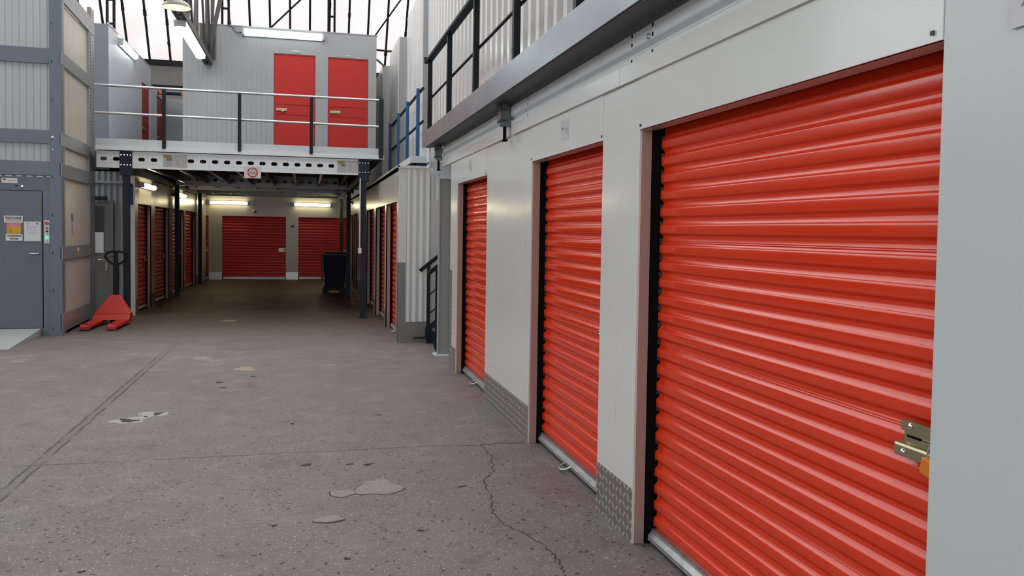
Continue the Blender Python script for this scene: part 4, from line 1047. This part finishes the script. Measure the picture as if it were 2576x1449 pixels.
# sloping body shell
def quad_shell(lo, hi, name):
    b = MB(); (x0, y0, z0, d0), (x1, y1, z1, d1) = lo, hi
    vs = [(-x0, y0, z0), (x0, y0, z0), (x0, y0+d0, z0), (-x0, y0+d0, z0), (-x1, y1, z1), (x1, y1, z1), (x1, y1+d1, z1), (-x1, y1+d1, z1)]
    b.add(vs, [(0, 3, 2, 1), (4, 5, 6, 7), (0, 1, 5, 4), (1, 2, 6, 5), (2, 3, 7, 6), (3, 0, 4, 7)]); return b
b = quad_shell((.275, -.22, .17, .22), (.075, .0, .47, .08), 's'); 
b.add([(-.275, -.22, .17), (.275, -.22, .17), (.275, -.30, .085), (-.275, -.30, .085), (-.275, .0, .17), (.275, .0, .17), (.275, .0, .085), (-.275, .0, .085)], [(0, 1, 2, 3), (1, 5, 6, 2), (4, 0, 3, 7), (5, 4, 7, 6), (3, 2, 6, 7)])
b.build('body_shell', M['trkred'], pt, .012)
MB().tube([(0, .08, .12), (0, .08, .50)], .045, 14).build('pump', M['black'], pt)
for s_ in (-1, 1): MB().tube([(s_*.03, .08, .09), (s_*.08, .08, .09)], .09, 20).build('steer_wheel', M['tyre'], pt)
b = MB(); b.bar((0, .06, .42), (0, .09, .98), .085, .05); b.build('tiller', M['black'], pt, .006)
loop = []
for (x, z) in ((0, .965), (-.07, .985), (-.13, 1.03), (-.16, 1.08), (-.158, 1.13), (-.12, 1.165), (-.05, 1.18), (.05, 1.18), (.12, 1.165), (.158, 1.13), (.16, 1.08), (.13, 1.03), (.07, .985)):
    loop.append((x, .095, z))
MB().tube(loop, .019, 10, closed=True).build('loop_handle', M['black'], pt)
MB().bar((0, .095, .96), (0, .095, 1.17), .055, .03).build('handle_spine', M['black'], pt, .008)
MB().tube([(0, .08, 1.09), (-.06, .08, 1.10), (-.10, .08, 1.085)], .007, 8).build('release_lever', M['black'], pt)

# ------------------------------------------------------------------ wheelie bin
bn = thing('wheelie_bin', 'dark blue plastic wheeled bin with brown-rimmed lid under the mezzanine', 'bin', (.70, 21.0, 0))
b = MB(); lo = (.22, .24); hi = (.29, .30)
vs = [(-lo[0], -lo[1], .14), (lo[0], -lo[1], .14), (lo[0], lo[1], .14), (-lo[0], lo[1], .14), (-hi[0], -hi[1], .96), (hi[0], -hi[1], .96), (hi[0], hi[1], .96), (-hi[0], hi[1], .96)]
b.add(vs, [(0, 3, 2, 1), (4, 5, 6, 7), (0, 1, 5, 4), (1, 2, 6, 5), (2, 3, 7, 6), (3, 0, 4, 7)]).build('body', M['bin'], bn, .02)
MB().box(-.33, .30, -.31, .31, .955, .985).build('rim', plain('brown_lid_rim', (.10, .07, .05), .5), bn, .008)
MB().prism([(-.31, .985), (.29, .985), (.25, 1.03), (-.2, 1.03)], 'y', -.29, .29).build('lid', M['bin'], bn)
MB().box(-.32, -.27, -.26, .26, .30, .95).build('front_panel', plain('grey_brown_bin_panel', (.09, .08, .07), .6), bn, .006)
MB().tube([(-.34, -.2, .93), (-.34, .2, .93)], .014, 8).build('grab_bar', M['bin'], bn)
for s_ in (-1, 1):
    MB().tube([(-.22, s_*.20, .08), (-.22, s_*.25, .08)], .08, 18).build('wheel', M['tyre'], bn)
    MB().tube([(.18, s_*.20, .08), (.18, s_*.25, .08)], .08, 18).build('wheel', M['tyre'], bn)
MB().box(-.24, .2, -.19, .19, .08, .15).build('axle_block', M['tyre'], bn)
